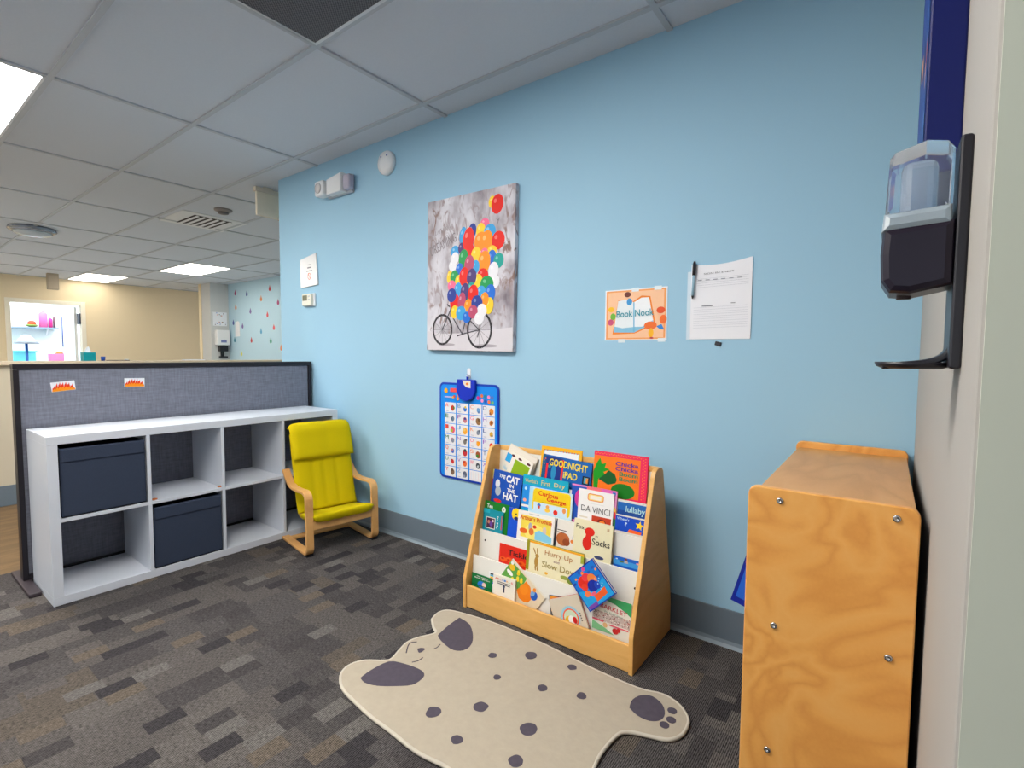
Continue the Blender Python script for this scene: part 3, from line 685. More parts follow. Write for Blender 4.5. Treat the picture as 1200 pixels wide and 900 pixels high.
book('white framed yellow picture book with red title in the third row', 3, .015, -.366, .4625, .190, 0, .004, (236, 232, 226), a)
def a(A, T):
    A.rect(0, 0, .04, 1, (40, 44, 70)); A.ell(.30, .34, .26, .22, (186, 100, 50)); A.ell(.44, .26, .14, .12, (150, 70, 36)); A.rect(.06, .62, .42, .65, (70, 60, 60)); A.rect(.06, .55, .34, .57, (90, 80, 80))
    A.ell(.76, .48, .10, .14, (40, 120, 170)); A.ell(.80, .30, .10, .08, (60, 70, 130)); A.ell(.66, .34, .07, .06, (236, 130, 50)); A.ell(.86, .22, .07, .06, (200, 70, 50))
book('pale book with brown shape and little blue bird, third row middle', 3, .006, -.172, .459, .124, -1, .004, (230, 224, 214), a)
def a(A, T):
    rd = (222, 36, 20)
    A.ell(.42, .70, .13, .10, rd); A.ell(.37, .38, .12, .16, rd); A.ell(.39, .55, .07, .10, rd)
    T.text('Fox', .06, .74, .28, .87, (70, 64, 56), bold=.004, rot=-.05); T.text('in', .58, .60, .64, .66, (120, 110, 100), bold=.002); T.text('Socks', .50, .38, .95, .55, BK, bold=.008); T.text('1', .86, .82, .92, .90, (200, 170, 130))
    A.ell(.7, .06, .12, .04, (60, 70, 110))
book('cream hardcover with big red shape and black lettering in the third row', 3, .018, -.081, .483, .172, 0, .008, (232, 224, 186), a)
def a(A, T):
    A.poly([(0, .0), (1, .0), (1, .5), (.7, .62), (.3, .58), (0, .66)], (60, 150, 216)); A.poly([(.40, .35), (.55, .40), (.50, .86), (.42, .82)], (190, 170, 160)); A.ell(.46, .85, .05, .04, (120, 60, 60)); A.ell(.88, .66, .05, .03, (230, 150, 140)); A.ell(.12, .7, .04, .02, WH); A.ell(.3, .45, .1, .03, (90, 110, 60))
book('low blue seascape book at the right end of the third row', 3, .006, .096, .3705, .112, 0, .004, (24, 96, 196), a)
# fourth row
def a(A, T):
    T.text('THE', .20, .80, .42, .91, WH, rot=-.12, bold=.03); T.text('CAT', .46, .70, .90, .92, WH, rot=-.02, bold=.03); T.text('IN', .60, .56, .74, .66, WH, bold=.03); T.text('THE', .53, .41, .80, .52, WH, bold=.03); T.text('HAT', .42, .16, .92, .38, WH, bold=.03)
    A.ell(.18, .58, .08, .12, (226, 230, 234)); A.ell(.22, .36, .10, .13, (178, 190, 200)); A.ell(.24, .06, .14, .05, RD)
book('blue hardcover with big white capital lettering at the left of the fourth row', 4, .0125, -.5535, .607, .168, -3.0, .007, (18, 78, 176), a, h=.236)
def a(A, T):
    A.rect(0, 0, 1, 1, (236, 220, 130)); A.rect(0, .2, .5, .7, (200, 60, 90))
book('thin pale yellow book edge behind the blue capital lettered hardcover', 4, .0048, -.5665, .603, .10, 0, .003, (232, 220, 150), a)
def a(A, T):
    A.rect(0, 0, .97, .72, (30, 140, 222)); A.poly([(.16, .2), (.34, .2), (.34, .58), (.22, .58)], (26, 50, 140)); A.ell(.33, .42, .05, .09, (236, 120, 40)); A.ell(.08, .60, .03, .03, (190, 220, 236)); A.ell(.07, .25, .04, .03, (240, 160, 130)); A.rect(0, .05, .97, .12, (230, 226, 214))
    T.text("Wombat's", .05, .79, .34, .91, (226, 200, 110), bold=.004); T.text('First', .42, .77, .62, .92, (226, 200, 110), bold=.004); T.text('Day', .70, .75, .93, .91, (226, 200, 110), bold=.004)
book('wide teal hardcover with pale gold title in the fourth row', 4, .010, -.385, .6065, .237, 0, .008, (14, 166, 196), a)
def a(A, T):
    A.rect(0, 0, .09, 1, (170, 214, 232)); A._face(rrect(.09*A.w, 0, .96*A.w, .97*A.h, .018), (240, 204, 20))
    T.text('Curious', .22, .70, .68, .89, (224, 50, 20), rot=-.03, bold=.022); T.text('George', .42, .47, .86, .68, (224, 50, 20), rot=-.03, bold=.022)
    A.rect(.30, .43, .76, .445, (150, 130, 40)); A.rect(.12, .0, .90, .39, (200, 222, 236)); A.ell(.25, .28, .04, .035, (70, 110, 180)); A.ell(.25, .20, .03, .03, (220, 70, 50)); A.ell(.45, .28, .04, .035, (230, 160, 80)); A.ell(.64, .12, .05, .05, RD); A.ell(.83, .26, .04, .05, (236, 150, 80)); A.ell(.45, .14, .06, .04, (240, 190, 60))
book('yellow paperback with round corner and red title in the fourth row', 4, .0145, -.342, .561, .222, 0, .003, (196, 224, 236), a)
def a(A, T):
    A.rect(0, 0, .34, .96, (30, 80, 180)); A.ell(.20, .62, .12, .18, (206, 60, 150)); A.rect(.34, .86, .66, 1, (236, 110, 120)); A.rect(.66, .84, .96, 1, (220, 100, 180)); A.rect(.90, .88, .97, .96, (40, 120, 200)); A.rect(.86, .50, 1, .84, (232, 150, 200)); A.ell(.92, .45, .08, .10, (240, 190, 80)); A.ell(.92, .28, .10, .14, (224, 50, 60)); A.ell(.95, .1, .1, .12, (30, 120, 70))
book('pink and blue patterned book behind the white biography in the fourth row', 4, .005, -.133, .6035, .208, 0, .004, (226, 130, 190), a)
def a(A, T):
    T.text('DA VINCI', .10, .34, .92, .52, (60, 56, 60), bold=-.004); A._face(rrect(.26*A.w, .68*A.h, .72*A.w, .90*A.h, .010), (232, 130, 70)); A._face(rrect(.28*A.w, .70*A.h, .70*A.w, .88*A.h, .008), (244, 210, 120)); A.rect(.33, .73, .65, .85, (240, 232, 220)); A.rect(.25, .60, .75, .605, (190, 190, 190))
    A.rect(.42, .0, .96, .26, (196, 60, 30)); A.ell(.70, .10, .12, .08, (120, 30, 20)); A.ell(.72, .09, .08, .06, (240, 130, 40)); A.rect(.05, .14, .3, .18, (220, 210, 190))
book('white paperback with grey serif capital title and small red picture in the fourth row', 4, .0105, -.095, .5915, .160, 0, .003, (238, 236, 234), a)
def a(A, T):
    A.rect(0, 0, 1, .72, (20, 70, 150)); T.text('lullaby', .28, .62, .90, .90, (180, 220, 226))
book('blue book with pale handwritten bedtime title at the right of the fourth row', 4, .005, .080, .566, .128, 0, .004, (30, 100, 180), a)
def a(A, T):
    A.rect(0, 0, 1, .92, (16, 74, 196)); st = []
    for k in range(10):
        r = .15 if k % 2 == 0 else .065; an = PI/2+k*PI/5-.15; st.append((.80+r*math.cos(an)*1.0, .54+r*math.sin(an)*A.w/A.h))
    A.poly(st, (246, 210, 30)); A.poly([(.42, .0), (.86, .0), (.88, .16), (.48, .22)], (240, 100, 30)); T.text("Where's", .05, .68, .46, .86, (190, 220, 240)); T.text('?', .32, .38, .40, .60, (190, 220, 240))
book('blue board book with yellow star at the right of the fourth row', 4, .012, .078, .519, .126, 0, .005, (222, 220, 206), a, board=True)
# top row
def a(A, T):
    A.rect(.02, .66, .22, .90, (40, 160, 222)); A.rect(.36, .42, .93, .84, (140, 176, 20)); A.rect(0, .0, .3, .18, (60, 90, 40))
    for x in (.26, .52, .85): A.ell(x, .90, .07, .035, (90, 40, 44))
    T.text('blue', .06, .42, .2, .55, (120, 190, 226), bold=0)
book('white board book with green block tilted at the left of the top row', 5, .0235, -.5, .705, .158, -19, .010, (234, 228, 216), a, h=.17, board=True)
def a(A, T): A.rect(.02, .02, .98, .98, (226, 218, 206))
book('cream board book leaning behind the tilted white one in the top row', 5, .012, -.497, .728, .168, -19, .0075, (222, 212, 198), a, h=.185, board=True)
def a(A, T):
    A.rect(.06, .05, .94, .91, (64, 170, 186)); A.rect(.08, .07, .92, .89, (236, 236, 236))
    for k in range(13): A.rect(.07+.067*k, .885, .10+.067*k, .915, (230, 90, 50))
book('yellow bordered book standing behind the dark blue title in the top row', 5, .009, -.323, .7375, .208, 0, .005, (244, 178, 20), a)
def a(A, T):
    A.rect(.0, 0, .42, .96, (24, 50, 130)); A.rect(.085, .1, .125, .72, (230, 40, 30)); A.rect(.405, .1, .445, .92, (230, 40, 30)); A.rect(.0, .0, .07, 1, (20, 90, 130))
    for x, y in ((.03, .8), (.06, .86), (.04, .68)): A.ell(x, y, .012, .012, (230, 80, 70))
    A.ell(.25, .45, .05, .14, (40, 140, 190)); A.ell(.16, .62, .03, .03, (40, 160, 150)); A.ell(.3, .84, .03, .02, (60, 110, 190)); A.rect(.84, .28, .98, .55, (24, 26, 40)); A.rect(.87, .32, .95, .51, (80, 170, 180)); A.rect(.91, .33, .95, .50, (230, 140, 50))
    T.text('GOODNIGHT', .15, .66, .92, .90, (240, 214, 30), bold=.02); T.text('iPAD', .46, .34, .74, .56, (240, 214, 30), bold=.02)
book('dark blue book with big yellow bedtime lettering in the top row', 5, .0165, -.307, .704, .249, -3.0, .006, (14, 96, 176), a)
def a(A, T):
    A.rect(0, 0, .87, .90, (246, 120, 20)); random.seed(2)
    for k in range(28): A.ell(.04+.032*k, .945+.02*(k % 2), .010, .010, (250, 130, 30), n=8); A.ell(.92+.035*(k % 2), .03+.034*k, .010, .010, (250, 130, 30), n=8)
    A.poly([(.03, .0), (.10, .0), (.11, .35), (.24, .44), (.20, .52), (.32, .60), (.22, .62), (.24, .74), (.16, .70), (.12, .84), (.06, .72), (.03, .60), (.0, .5)], (20, 150, 24))
    A.poly([(.11, .34), (.22, .46), (.30, .58), (.42, .50), (.46, .38), (.44, .30), (.30, .24)], (10, 90, 34)); A.ell(.58, .14, .22, .13, (16, 120, 24))
    for r, (w_, c) in enumerate((('Chicka', (90, 40, 150)), ('Chicka', (90, 40, 150)), ('Boom', (20, 130, 90)), ('Boom', (20, 130, 90)))): T.text(w_, .42 if r < 2 else .50, .715-.115*r, .84, .81-.115*r, c, bold=.025)
book('large orange book with hot pink border and leafy green shapes at the top right', 5, .0135, -.054, .7485, .236, 0, .009, (236, 40, 90), a)

# ---- wooden cabinet
CX0, CX1, CY0, CY1, CH = .672, .988, -.80, -.012, .85
cab = thing('cabinet', 'orange plywood cabinet standing in the right corner', 'cabinet', (CX0, CY0, 0))
cw_, cl = CX1-CX0, CY1-CY0
def endp(y0, y1):
    poly = [(0, 0), (cw_, 0)] + arc((cw_-.02, CH-.02), .02, 0, 90, 4) + arc((.02, CH-.02), .02, 90, 180, 4)
    mb = MB(); mb.prism(poly, 1, y0, y1, M['ply'], bev=.003); return mb
ep = endp(0, .018).build('end_panel', cab); endp(cl-.018, cl).build('end_panel', cab)
for bx, bz in ((.739, .823), (.950, .825), (.736, .53), (.948, .533), (.732, .228), (.945, .225)):
    mb = MB(); mb.lathe([(.0075, .001), (.0075, -.002), (.006, -.0035), (.003, -.0035), (.002, -.001)], (bx-CX0, 0, bz), 1, M['chrome'], 16); mb.build('bolt', ep)
mb = MB(); mb.box((.008, .018, CH-.042), (cw_-.004, cl-.018, CH-.022), M['plytop'], .002); mb.build('top_board', cab)
mb = MB(); mb.box((.008, .018, .06), (cw_-.012, cl-.018, .078), M['plytop'], .002); mb.build('bottom_board', cab)
mb = MB(); mb.box((cw_-.012, .018, .02), (cw_-.004, cl-.018, CH-.042), mat('gap_shade_back_panel', (52, 30, 18), .7)); mb.build('back_panel', cab)  # dark colour stands in for the shadow in the gap to the wall
mb = MB(); mb.box((.008, .018, .482), (cw_-.012, cl-.018, .50), M['plytop'], .002); mb.build('shelf', cab)
mb = MB(); mb.box((.012, .018, 0), (.026, cl-.018, .06), M['plytop']); mb.build('kick_board', cab)
# book poking out of the cabinet's open side
b = thing('picture_book', 'dark blue and purple book poking out beside the plywood cabinet', 'book', (0, 0, 0))
b.matrix_world = Matrix.Translation((.636, -.779, .553)) @ Matrix.Rotation(math.radians(15), 4, 'Y')
mb = MB(); mb.box((0, 0, 0), (.20, .0015, .25), ink((22, 40, 150))); mb.box((0, .0105, 0), (.20, .012, .25), ink((22, 40, 150))); mb.box((0, .0015, 0), (.0015, .0105, .25), ink((22, 40, 150))); mb.build('cover', b)
mb = MB(); mb.box((.0015, .0015, .003), (.197, .0105, .247), M['pages']); mb.build('pages', b)
A = Art(.20, .25, x0=0); A.poly([(.02, .42), (.2, .42), (.2, .8), (.02, .7)], (150, 30, 150)); A.rect(.04, .06, .5, .38, (40, 100, 210)); A.ell(.22, .36, .07, .06, (246, 200, 30)); A.ell(.24, .2, .06, .05, (226, 50, 40)); A.build('cover_print', b)

# ---- bear rug
OUT = [(-0.605, -0.587), (-0.621, -0.533), (-0.596, -0.49), (-0.488, -0.465), (-0.344, -0.45), (-0.121, -0.452), (0.097, -0.473), (0.279, -0.475), (0.359, -0.454), (0.416, -0.468), (0.459, -0.507), (0.472, -0.548), (0.469, -0.598), (0.445, -0.637), (0.404, -0.655), (0.348, -0.675), (0.319, -0.701), (0.31, -0.758), (0.309, -0.816), (0.317, -0.869), (0.335, -0.939), (0.345, -1.022), (0.338, -1.099), (0.303, -1.153), (0.248, -1.176), (0.182, -1.166), (0.105, -1.137), (0.001, -1.109), (-0.111, -1.122), (-0.242, -1.116), (-0.336, -1.113), (-0.429, -1.103), (-0.514, -1.09), (-0.572, -1.062), (-0.603, -1.031), (-0.612, -0.991), (-0.59, -0.946), (-0.534, -0.904), (-0.52, -0.878), (-0.539, -0.825), (-0.555, -0.771), (-0.546, -0.722), (-0.515, -0.656), (-0.555, -0.627)]
rug = thing('bear_rug', 'cream bear shaped rug with grey spots on the carpet', 'rug', (-.1, -.8, 0))
oc = smooth_path(OUT+[OUT[0]], 4)[:-1]
loc2 = lambda P: [(x+.1, y+.8) for x, y in P]
oc = loc2(oc)
mb = MB(); mb.prism(oc, 2, .001, .012, M['rug'], bev=0); mb.build('pile', rug)
mb = MB(); n = len(oc)
bind = mat('rug_binding', (196, 188, 172), .95, var=.06)
rings = []
for i, p in enumerate(oc):
    a0 = Vector(oc[i-1]); b0 = Vector(oc[(i+1) % n]); d = (b0-a0).normalized(); nr = Vector((d.y, -d.x))
    rings.append([mb.bm.verts.new((p[0]+nr.x*.006*math.cos(q), p[1]+nr.y*.006*math.cos(q), .0075+.006*math.sin(q))) for q in [2*PI*k/8 for k in range(8)]])
fs = [mb.bm.faces.new((rings[i][k], rings[(i+1) % n][k], rings[(i+1) % n][(k+1) % 8], rings[i][(k+1) % 8])) for i in range(n) for k in range(8)]
bmesh.ops.recalc_face_normals(mb.bm, faces=fs); mb._tag(fs, bind, True); mb.build('binding', rug)
def patch(name, P, z=.0128):
    mb = MB(); mb.prism(loc2(smooth_path(P+[P[0]], 3)[:-1]), 2, .010, z, M['rugdark']); return mb.build(name, rug)
patch('ear_patch', [(-0.517, -0.51), (-0.443, -0.526), (-0.37, -0.588), (-0.338, -0.645), (-0.348, -0.687), (-0.393, -0.7), (-0.481, -0.673), (-0.498, -0.643), (-0.511, -0.578)])
patch('ear_patch', [(-0.517, -1.02), (-0.523, -0.969), (-0.513, -0.899), (-0.464, -0.874), (-0.395, -0.861), (-0.355, -0.868), (-0.341, -0.896), (-0.345, -0.935), (-0.383, -0.972), (-0.435, -1.01), (-0.483, -1.026)])
paw = [(0.298, -0.585), (0.291, -0.544), (0.307, -0.503), (0.339, -0.488), (0.378, -0.506), (0.4, -0.543), (0.399, -0.578), (0.373, -0.602), (0.333, -0.603)]
patch('paw_pad', paw); 
circ = lambda c, r, ry=None: [(c[0]+r*math.cos(2*PI*k/9), c[1]+(ry or r)*math.sin(2*PI*k/9)) for k in range(9)]
for c in ((0.414, -0.515), (0.425, -0.557), (0.416, -0.591)): patch('toe_pad', circ(c, .015))
patch('nose', [(-0.489, -0.779), (-0.481, -0.765), (-0.465, -0.761), (-0.46, -0.782), (-0.466, -0.792)])
mb = MB()
for P in ([(-0.502, -0.823), (-0.533, -0.786), (-0.539, -0.764), (-0.525, -0.748)], [(-0.438, -0.74), (-0.435, -0.727), (-0.44, -0.704)], [(-0.441, -0.849), (-0.43, -0.829), (-0.43, -0.805)]):
    q = loc2(smooth_path(P, 3))
    for k in range(len(q)-1): mb.cyl((*q[k], .0118), (*q[k+1], .0118), .0022, M['rugdark'], 6)
mb.build('face_stitching', rug)
random.seed(9)
for (x, y), r in zip([(-0.231, -0.635), (-0.116, -0.547), (0.045, -0.515), (-0.138, -0.724), (0.022, -0.675), (0.147, -0.629), (-0.19, -0.983), (-0.087, -0.873), (-0.053, -1.022), (0.092, -0.86), (0.132, -0.98)], (.017, .023, .017, .014, .017, .017, .025, .024, .018, .026, .021)):
    P = [(x+r*random.uniform(.88, 1.12)*math.cos(2*PI*k/9), y+r*random.uniform(.88, 1.12)*math.sin(2*PI*k/9)) for k in range(9)]
    patch('spot', P)

# ================================================================== ON THE BLUE WALL
# ---- canvas picture
CW, CHh = .622, .836
pic = thing('canvas_picture', 'canvas picture of a bicycle carrying colourful balloons', 'picture', (-.907, -.001, 1.168), 0)
pic.rotation_euler = (0, math.radians(.9), 0)
mb = MB(); mb.box((-CW/2, -.03, 0), (CW/2, 0, CHh), grunge_mat(), .003); mb.build('canvas', pic)
A = Art(CW, CHh, y=-.0303)
def cv(px, py):
    u = (px-36)/440; top = 128-103*u; bot = 860; return u, (bot-py)/(bot-top)
P_ = lambda *pts: [cv(*p) for p in pts]
A.poly(P_((38, 765), (120, 775), (250, 770), (380, 750), (474, 735), (474, 858), (50, 858)), (212, 208, 214))
A.ell(*cv(150, 830), .10, .012, (170, 164, 172)); A.ell(*cv(350, 832), .13, .014, (170, 164, 172))
dk = (44, 42, 48)
for (x, y, rx) in ((125, 755, .115), (318, 752, .132)):
    A.ring(*cv(x, y), rx, rx*1.14, .020, dk)
    for k in range(12):
        c = cv(x, y); an = PI*k/12*2; A.line(c[0], c[1], c[0]+rx*.95*math.cos(an), c[1]+rx*1.1*math.sin(an)*CW/CHh, .003, (110, 106, 112))
for p, q, w_ in (((125, 755), (175, 640), .012), ((165, 640), (150, 628), .014), ((180, 690), (232, 775), .012), ((232, 775), (252, 690), .012), ((252, 690), (180, 680), .012), ((232, 775), (318, 752), .010), ((255, 690), (318, 752), .010), ((205, 785), (250, 770), .012), ((318, 752), (310, 790), .010)):
    A.line(*cv(*p), *cv(*q), w_, (76, 74, 82))
c_ = dict(r=(228, 34, 24), p=(240, 110, 150), y=(246, 206, 50), n=(44, 64, 150), b=(34, 110, 210), l=(60, 160, 220), o=(246, 146, 30), t=(30, 160, 150), w=(232, 232, 238), m=(186, 76, 110), g=(30, 156, 84), v=(78, 60, 120))
BALL = [(370, 118, 16, 22, 'y'), (395, 128, 28, 36, 'r'), (338, 222, 22, 18, 'p'), (318, 258, 22, 28, 'y'), (277, 260, 20, 28, 'n'), (230, 285, 18, 34, 'l'), (362, 262, 28, 28, 'l'), (320, 312, 32, 36, 'o'), (347, 312, 30, 42, 'o'), (402, 305, 30, 34, 'r'), (190, 365, 22, 24, 'l'), (224, 348, 18, 22, 'v'), (375, 355, 22, 18, 'y'), (338, 368, 18, 18, 'p'), (265, 360, 22, 30, 'r'), (258, 303, 28, 46, 'r'), (372, 398, 22, 34, 'b'), (405, 405, 24, 28, 't'), (190, 398, 20, 24, 'w'), (178, 436, 20, 22, 'w'), (234, 398, 24, 36, 'g'), (297, 378, 24, 30, 'y'), (337, 413, 30, 42, 'o'), (295, 438, 20, 26, 'l'), (215, 452, 20, 24, 'b'), (264, 424, 24, 34, 'm'), (382, 455, 24, 32, 'w'), (162, 490, 14, 26, 'y'), (188, 492, 22, 28, 'g'), (212, 510, 20, 24, 'y'), (332, 476, 26, 24, 'r'), (258, 516, 18, 20, 'o'), (308, 512, 24, 30, 'y'), (388, 508, 24, 26, 'w'), (238, 486, 24, 36, 'r'), (277, 490, 24, 34, 'v'), (352, 522, 32, 30, 'g'), (175, 535, 22, 22, 'p'), (275, 545, 18, 24, 't'), (207, 555, 20, 30, 'l'), (325, 565, 24, 26, 'l'), (368, 568, 24, 34, 'b'), (262, 590, 18, 24, 'g'), (243, 565, 22, 36, 'v'), (285, 573, 26, 36, 'r'), (190, 612, 24, 32, 'r'), (175, 582, 24, 28, 'n'), (365, 630, 20, 32, 'y'), (342, 600, 20, 28, 'o'), (228, 612, 20, 36, 'm'), (262, 632, 20, 26, 'o'), (305, 618, 28, 30, 'n'), (190, 665, 18, 26, 'y'), (330, 655, 24, 26, 'w'), (225, 670, 26, 28, 'l'), (255, 690, 20, 22, 'b'), (286, 662, 24, 26, 'm'), (318, 695, 24, 24, 'w')]
for x, y, rx, ry, k in BALL:
    u, v = cv(x, y); col = c_[k]; A.ell(u, v, rx/440, ry/440*.98, col, -.15)
    A.ell(u-rx/440*.35, v+ry/440*.35*CW/CHh, rx/440*.25, ry/440*.22, tuple(min(255, int(q+(255-q)*.35)) for q in col), -.3, 10)
T = A
u, v = cv(62, 392); T.text('DREAMING', u, v, u+.33, v+.062, (138, 130, 136), rot=.32, bold=0)
random.seed(12)
for x, y, n_ in ((84, 288, 9), (88, 330, 7)):
    for k in range(n_):
        u, v = cv(x+k*11, y-k*4.2); T.line(u, v, u+random.uniform(-.008, .012), v+.026, .005, (146, 138, 144)); T.line(u, v+.013*(k % 3), u+.016, v+.013*(k % 3)+.006, .004, (150, 142, 148))
u, v = cv(398, 225); T.line(u, v, u+.02, v+.035, .006, (120, 112, 116)); T.line(u+.01, v+.017, u-.012, v+.035, .006, (120, 112, 116))
A.build('painted_print', pic)

# ---- alphabet chart on a hook
ch = thing('alphabet_chart', 'blue alphabet poster with picture cards hanging on the wall', 'poster', (-.918, -.002, .442), 0)
cw2, chh = .436, .548
mb = MB(); mb.prism(rrect(-cw2/2, 0, cw2/2, chh, .03), 1, -.007, 0, ink((14, 60, 180)), bev=.002); mb.build('border', ch)
mb = MB(); mb.prism(rrect(-cw2/2+.012, .012, cw2/2-.012, chh-.012, .022), 1, -.0078, -.004, ink((20, 140, 236))); mb.build('face', ch)
A = Art(cw2, chh, y=-.0079); L3 = Art(cw2, chh, y=-.0112)
cols4 = [.10, .315, .535, .745]; wd, rows, rh = .195, 7, .1045
pics = {0: ((200, 60, 40), (60, 130, 50)), 1: ((40, 110, 200), (230, 200, 60)), 2: ((110, 160, 210), (80, 120, 180)), 3: ((226, 140, 50), (150, 80, 40)), 4: ((100, 124, 150), (70, 90, 120)), 5: ((200, 120, 130), (40, 60, 150)), 6: ((150, 110, 70), (110, 80, 50)), 7: ((190, 110, 40), (110, 60, 30)), 8: ((236, 90, 120), (160, 180, 50)), 9: ((244, 170, 50), (240, 200, 120)), 10: ((130, 140, 160), (100, 110, 130)), 11: ((220, 170, 60), (110, 90, 50)), 12: ((130, 140, 160), (190, 120, 150)), 13: ((120, 116, 110), (90, 84, 80)), 14: ((246, 166, 30), (240, 150, 20)), 15: ((226, 60, 30), (240, 170, 40)), 16: ((80, 110, 200), (240, 140, 90)), 17: ((200, 40, 50), (70, 70, 70)), 18: ((160, 80, 40), (60, 130, 50)), 19: ((50, 140, 60), (120, 80, 50)), 20: ((210, 40, 40), (150, 30, 30)), 21: ((230, 110, 50), (190, 60, 40)), 22: ((70, 80, 90), (190, 200, 210)), 23: ((220, 100, 120), (90, 150, 200)), 24: ((130, 100, 80), (100, 76, 60)), 25: ((90, 96, 120), (150, 160, 180))}
lc = [(236, 80, 70), (110, 170, 220), (236, 150, 90), (50, 90, 160), (70, 150, 120), (150, 90, 190), (236, 110, 140), (150, 90, 200)]
random.seed(11)
for r in range(rows):
    for c in range(4):
        i = r*4+c; x0 = cols4[c]; y1 = .795-r*(rh+.0065); y0 = y1-rh
        A.rect(x0, y0, x0+wd, y1, (232, 232, 236))
        if i < 26:
            c1, c2 = pics[i]; sx = random.uniform(.022, .034)
            A.ell(x0+wd*.72, y0+rh*.46, sx*1.15, sx*1.35, c1, random.uniform(-.5, .5)); A.ell(x0+wd*(.72+random.uniform(-.1, .1)), y0+rh*random.uniform(.25, .75), sx*.7, sx*.6, c2); A.ell(x0+wd*(.72+random.uniform(-.12, .12)), y0+rh*random.uniform(.3, .6), sx*.35, sx*.5, c1)
            L3.text(chr(65+i), x0+wd*.08, y0+rh*.56, x0+wd*.36, y0+rh*.92, lc[i % 8], bold=.0)
            A.rect(x0+wd*.1, y0+rh*.12, x0+wd*.34, y0+rh*.17, (170, 180, 200))
        else:
            for q in range(4): A.rect(x0+wd*(.15+.2*q), y0+rh*.1, x0+wd*(.16+.2*q), y0+rh*.85, (236, 150, 150) if q % 2 else (150, 170, 220))
A.ell(.125, .915, .032, .034, (246, 170, 30))
A.rrect(.20, .905, .32, .945, .004, (236, 80, 80))
A.rect(.10, .845, .23, .858, (190, 180, 220)); A.ell(.27, .86, .018, .018, (230, 90, 60)); A.ell(.245, .85, .015, .015, (240, 200, 60)); A.ell(.335, .88, .022, .022, (250, 140, 60)); A.ell(.335, .84, .022, .022, (250, 140, 60)); A.rect(.40, .845, .59, .853, (140, 210, 230)); A.ell(.675, .862, .024, .024, (226, 50, 140))
for k, col in enumerate(((240, 120, 60), (30, 140, 170), (240, 140, 190), (90, 120, 200))): A.ell(.735+.055*k, .885-.004*k, .022, .022, col)
for k, col in enumerate(((240, 140, 190), (50, 90, 190), (240, 120, 60), (110, 190, 120))): A.ell(.74+.055*k, .838-.004*k, .022, .022, col)
A.build('picture_cards', ch); L3.build('letters', ch)
mb = MB(); mb.prism([(-.062, 0), (-.068, -.05)] + arc((0, -.05), .068, 195, 345, 10) + [(.068, -.05), (.062, 0)], 1, -.022, 0, ink((20, 50, 190)), bev=.004)
sp = mb.build('sound_box', ch); sp.location = (.0, -.008, chh+.022)
A = Art(.06, .045, x0=-.02, y=-.0225, z0=-.05); A.poly([(0, 1), (1, 1), (1, .1), (.45, .2), (.15, .55)], (226, 218, 200)); A.ell(.6, .6, .18, .12, (236, 130, 40)); A.build('speaker_badge', sp)
mb = MB(); mb.cyl((0, -.004, 0), (0, -.004, .03), .006, ink((20, 50, 190)), 10); lp = mb.build('hanging_loop', ch); lp.location = (0, -.008, chh+.02)
hk = thing('wall_hook', 'small white adhesive hook above the alphabet poster', 'hook', (-.915, 0, 1.015))
mb = MB(); mb.prism(rrect(-.013, 0, .013, .058, .011), 1, -.005, 0, M['white'], bev=.001); mb.build('base', hk)
mb = MB(); mb.strip([(-.005, .02), (-.012, .012), (-.018, .014), (-.020, .024)], .004, -.006, .006, 0, M['white']); mb.build('prong', hk)

# ---- book nook sign
sg = thing('sign', 'orange paper sign with open book drawing and tape', 'sign', (.040, -.0005, 1.216), 0)
mb = MB(); mb.box((-.141, -.0015, 0), (.141, 0, .221), M['paper']); mb.build('sheet', sg)
A = Art(.282, .221, y=-.0016)
A.rect(.02, .02, .98, .98, (240, 160, 96)); A.rect(.05, .05, .95, .95, (246, 196, 156))
A.poly([(.13, .12), (.50, .13), (.83, .30), (.74, .84), (.60, .86), (.47, .76), (.22, .80)], (238, 130, 30))
A.poly([(.15, .16), (.49, .15), (.48, .74), (.36, .80), (.22, .78)], (228, 236, 240)); A.poly([(.49, .15), (.80, .32), (.72, .82), (.60, .82), (.48, .74)], (236, 240, 244))
A.poly([(.15, .16), (.49, .15), (.49, .26), (.30, .24), (.155, .28)], (130, 190, 220)); A.poly([(.49, .15), (.80, .32), (.79, .38), (.62, .26), (.49, .26)], (130, 190, 220)); A.line(.49, .15, .48, .74, .02, (110, 180, 215))
def kid(x, y, hair, top, s=1):
    A.ell(x, y, .055*s, .055*s, (246, 190, 150)); A.ell(x-.005, y+.04*s, .06*s, .045*s, hair); A.ell(x+.03*s, y-.12*s, .05*s, .06*s, top)
kid(.38, .86, (110, 50, 40), (60, 150, 210), .9); kid(.91, .52, (226, 80, 30), (240, 110, 40), 1.1); A.poly([(.84, .26), (.92, .30), (.96, .2), (.9, .2)], (50, 130, 210)); kid(.11, .58, (244, 190, 40), (110, 180, 60), .9); A.ell(.10, .36, .05, .05, (200, 80, 120)); A.ell(.75, .28, .10, .06, (238, 110, 40)); A.ell(.76, .14, .04, .07, (246, 180, 30)); A.ell(.77, .04, .03, .015, (200, 60, 60))
A.build('print', sg)
T = Art(.282, .221, y=-.004); T.text('Book Nook', .20, .45, .80, .58, (50, 150, 170), bold=.01, rot=.03); T.build('title', sg)
for k, (x, z) in enumerate(((.0, .217), (.10, .218), (-.06, -.002), (.12, .0))):
    mb = MB(); mb.box((x-.016, -.0025, z-.008), (x+.016, -.0017, z+.008), mat('clear_tape', (226, 236, 242), .15, var=0, spec=.8)); mb.build('tape', sg)

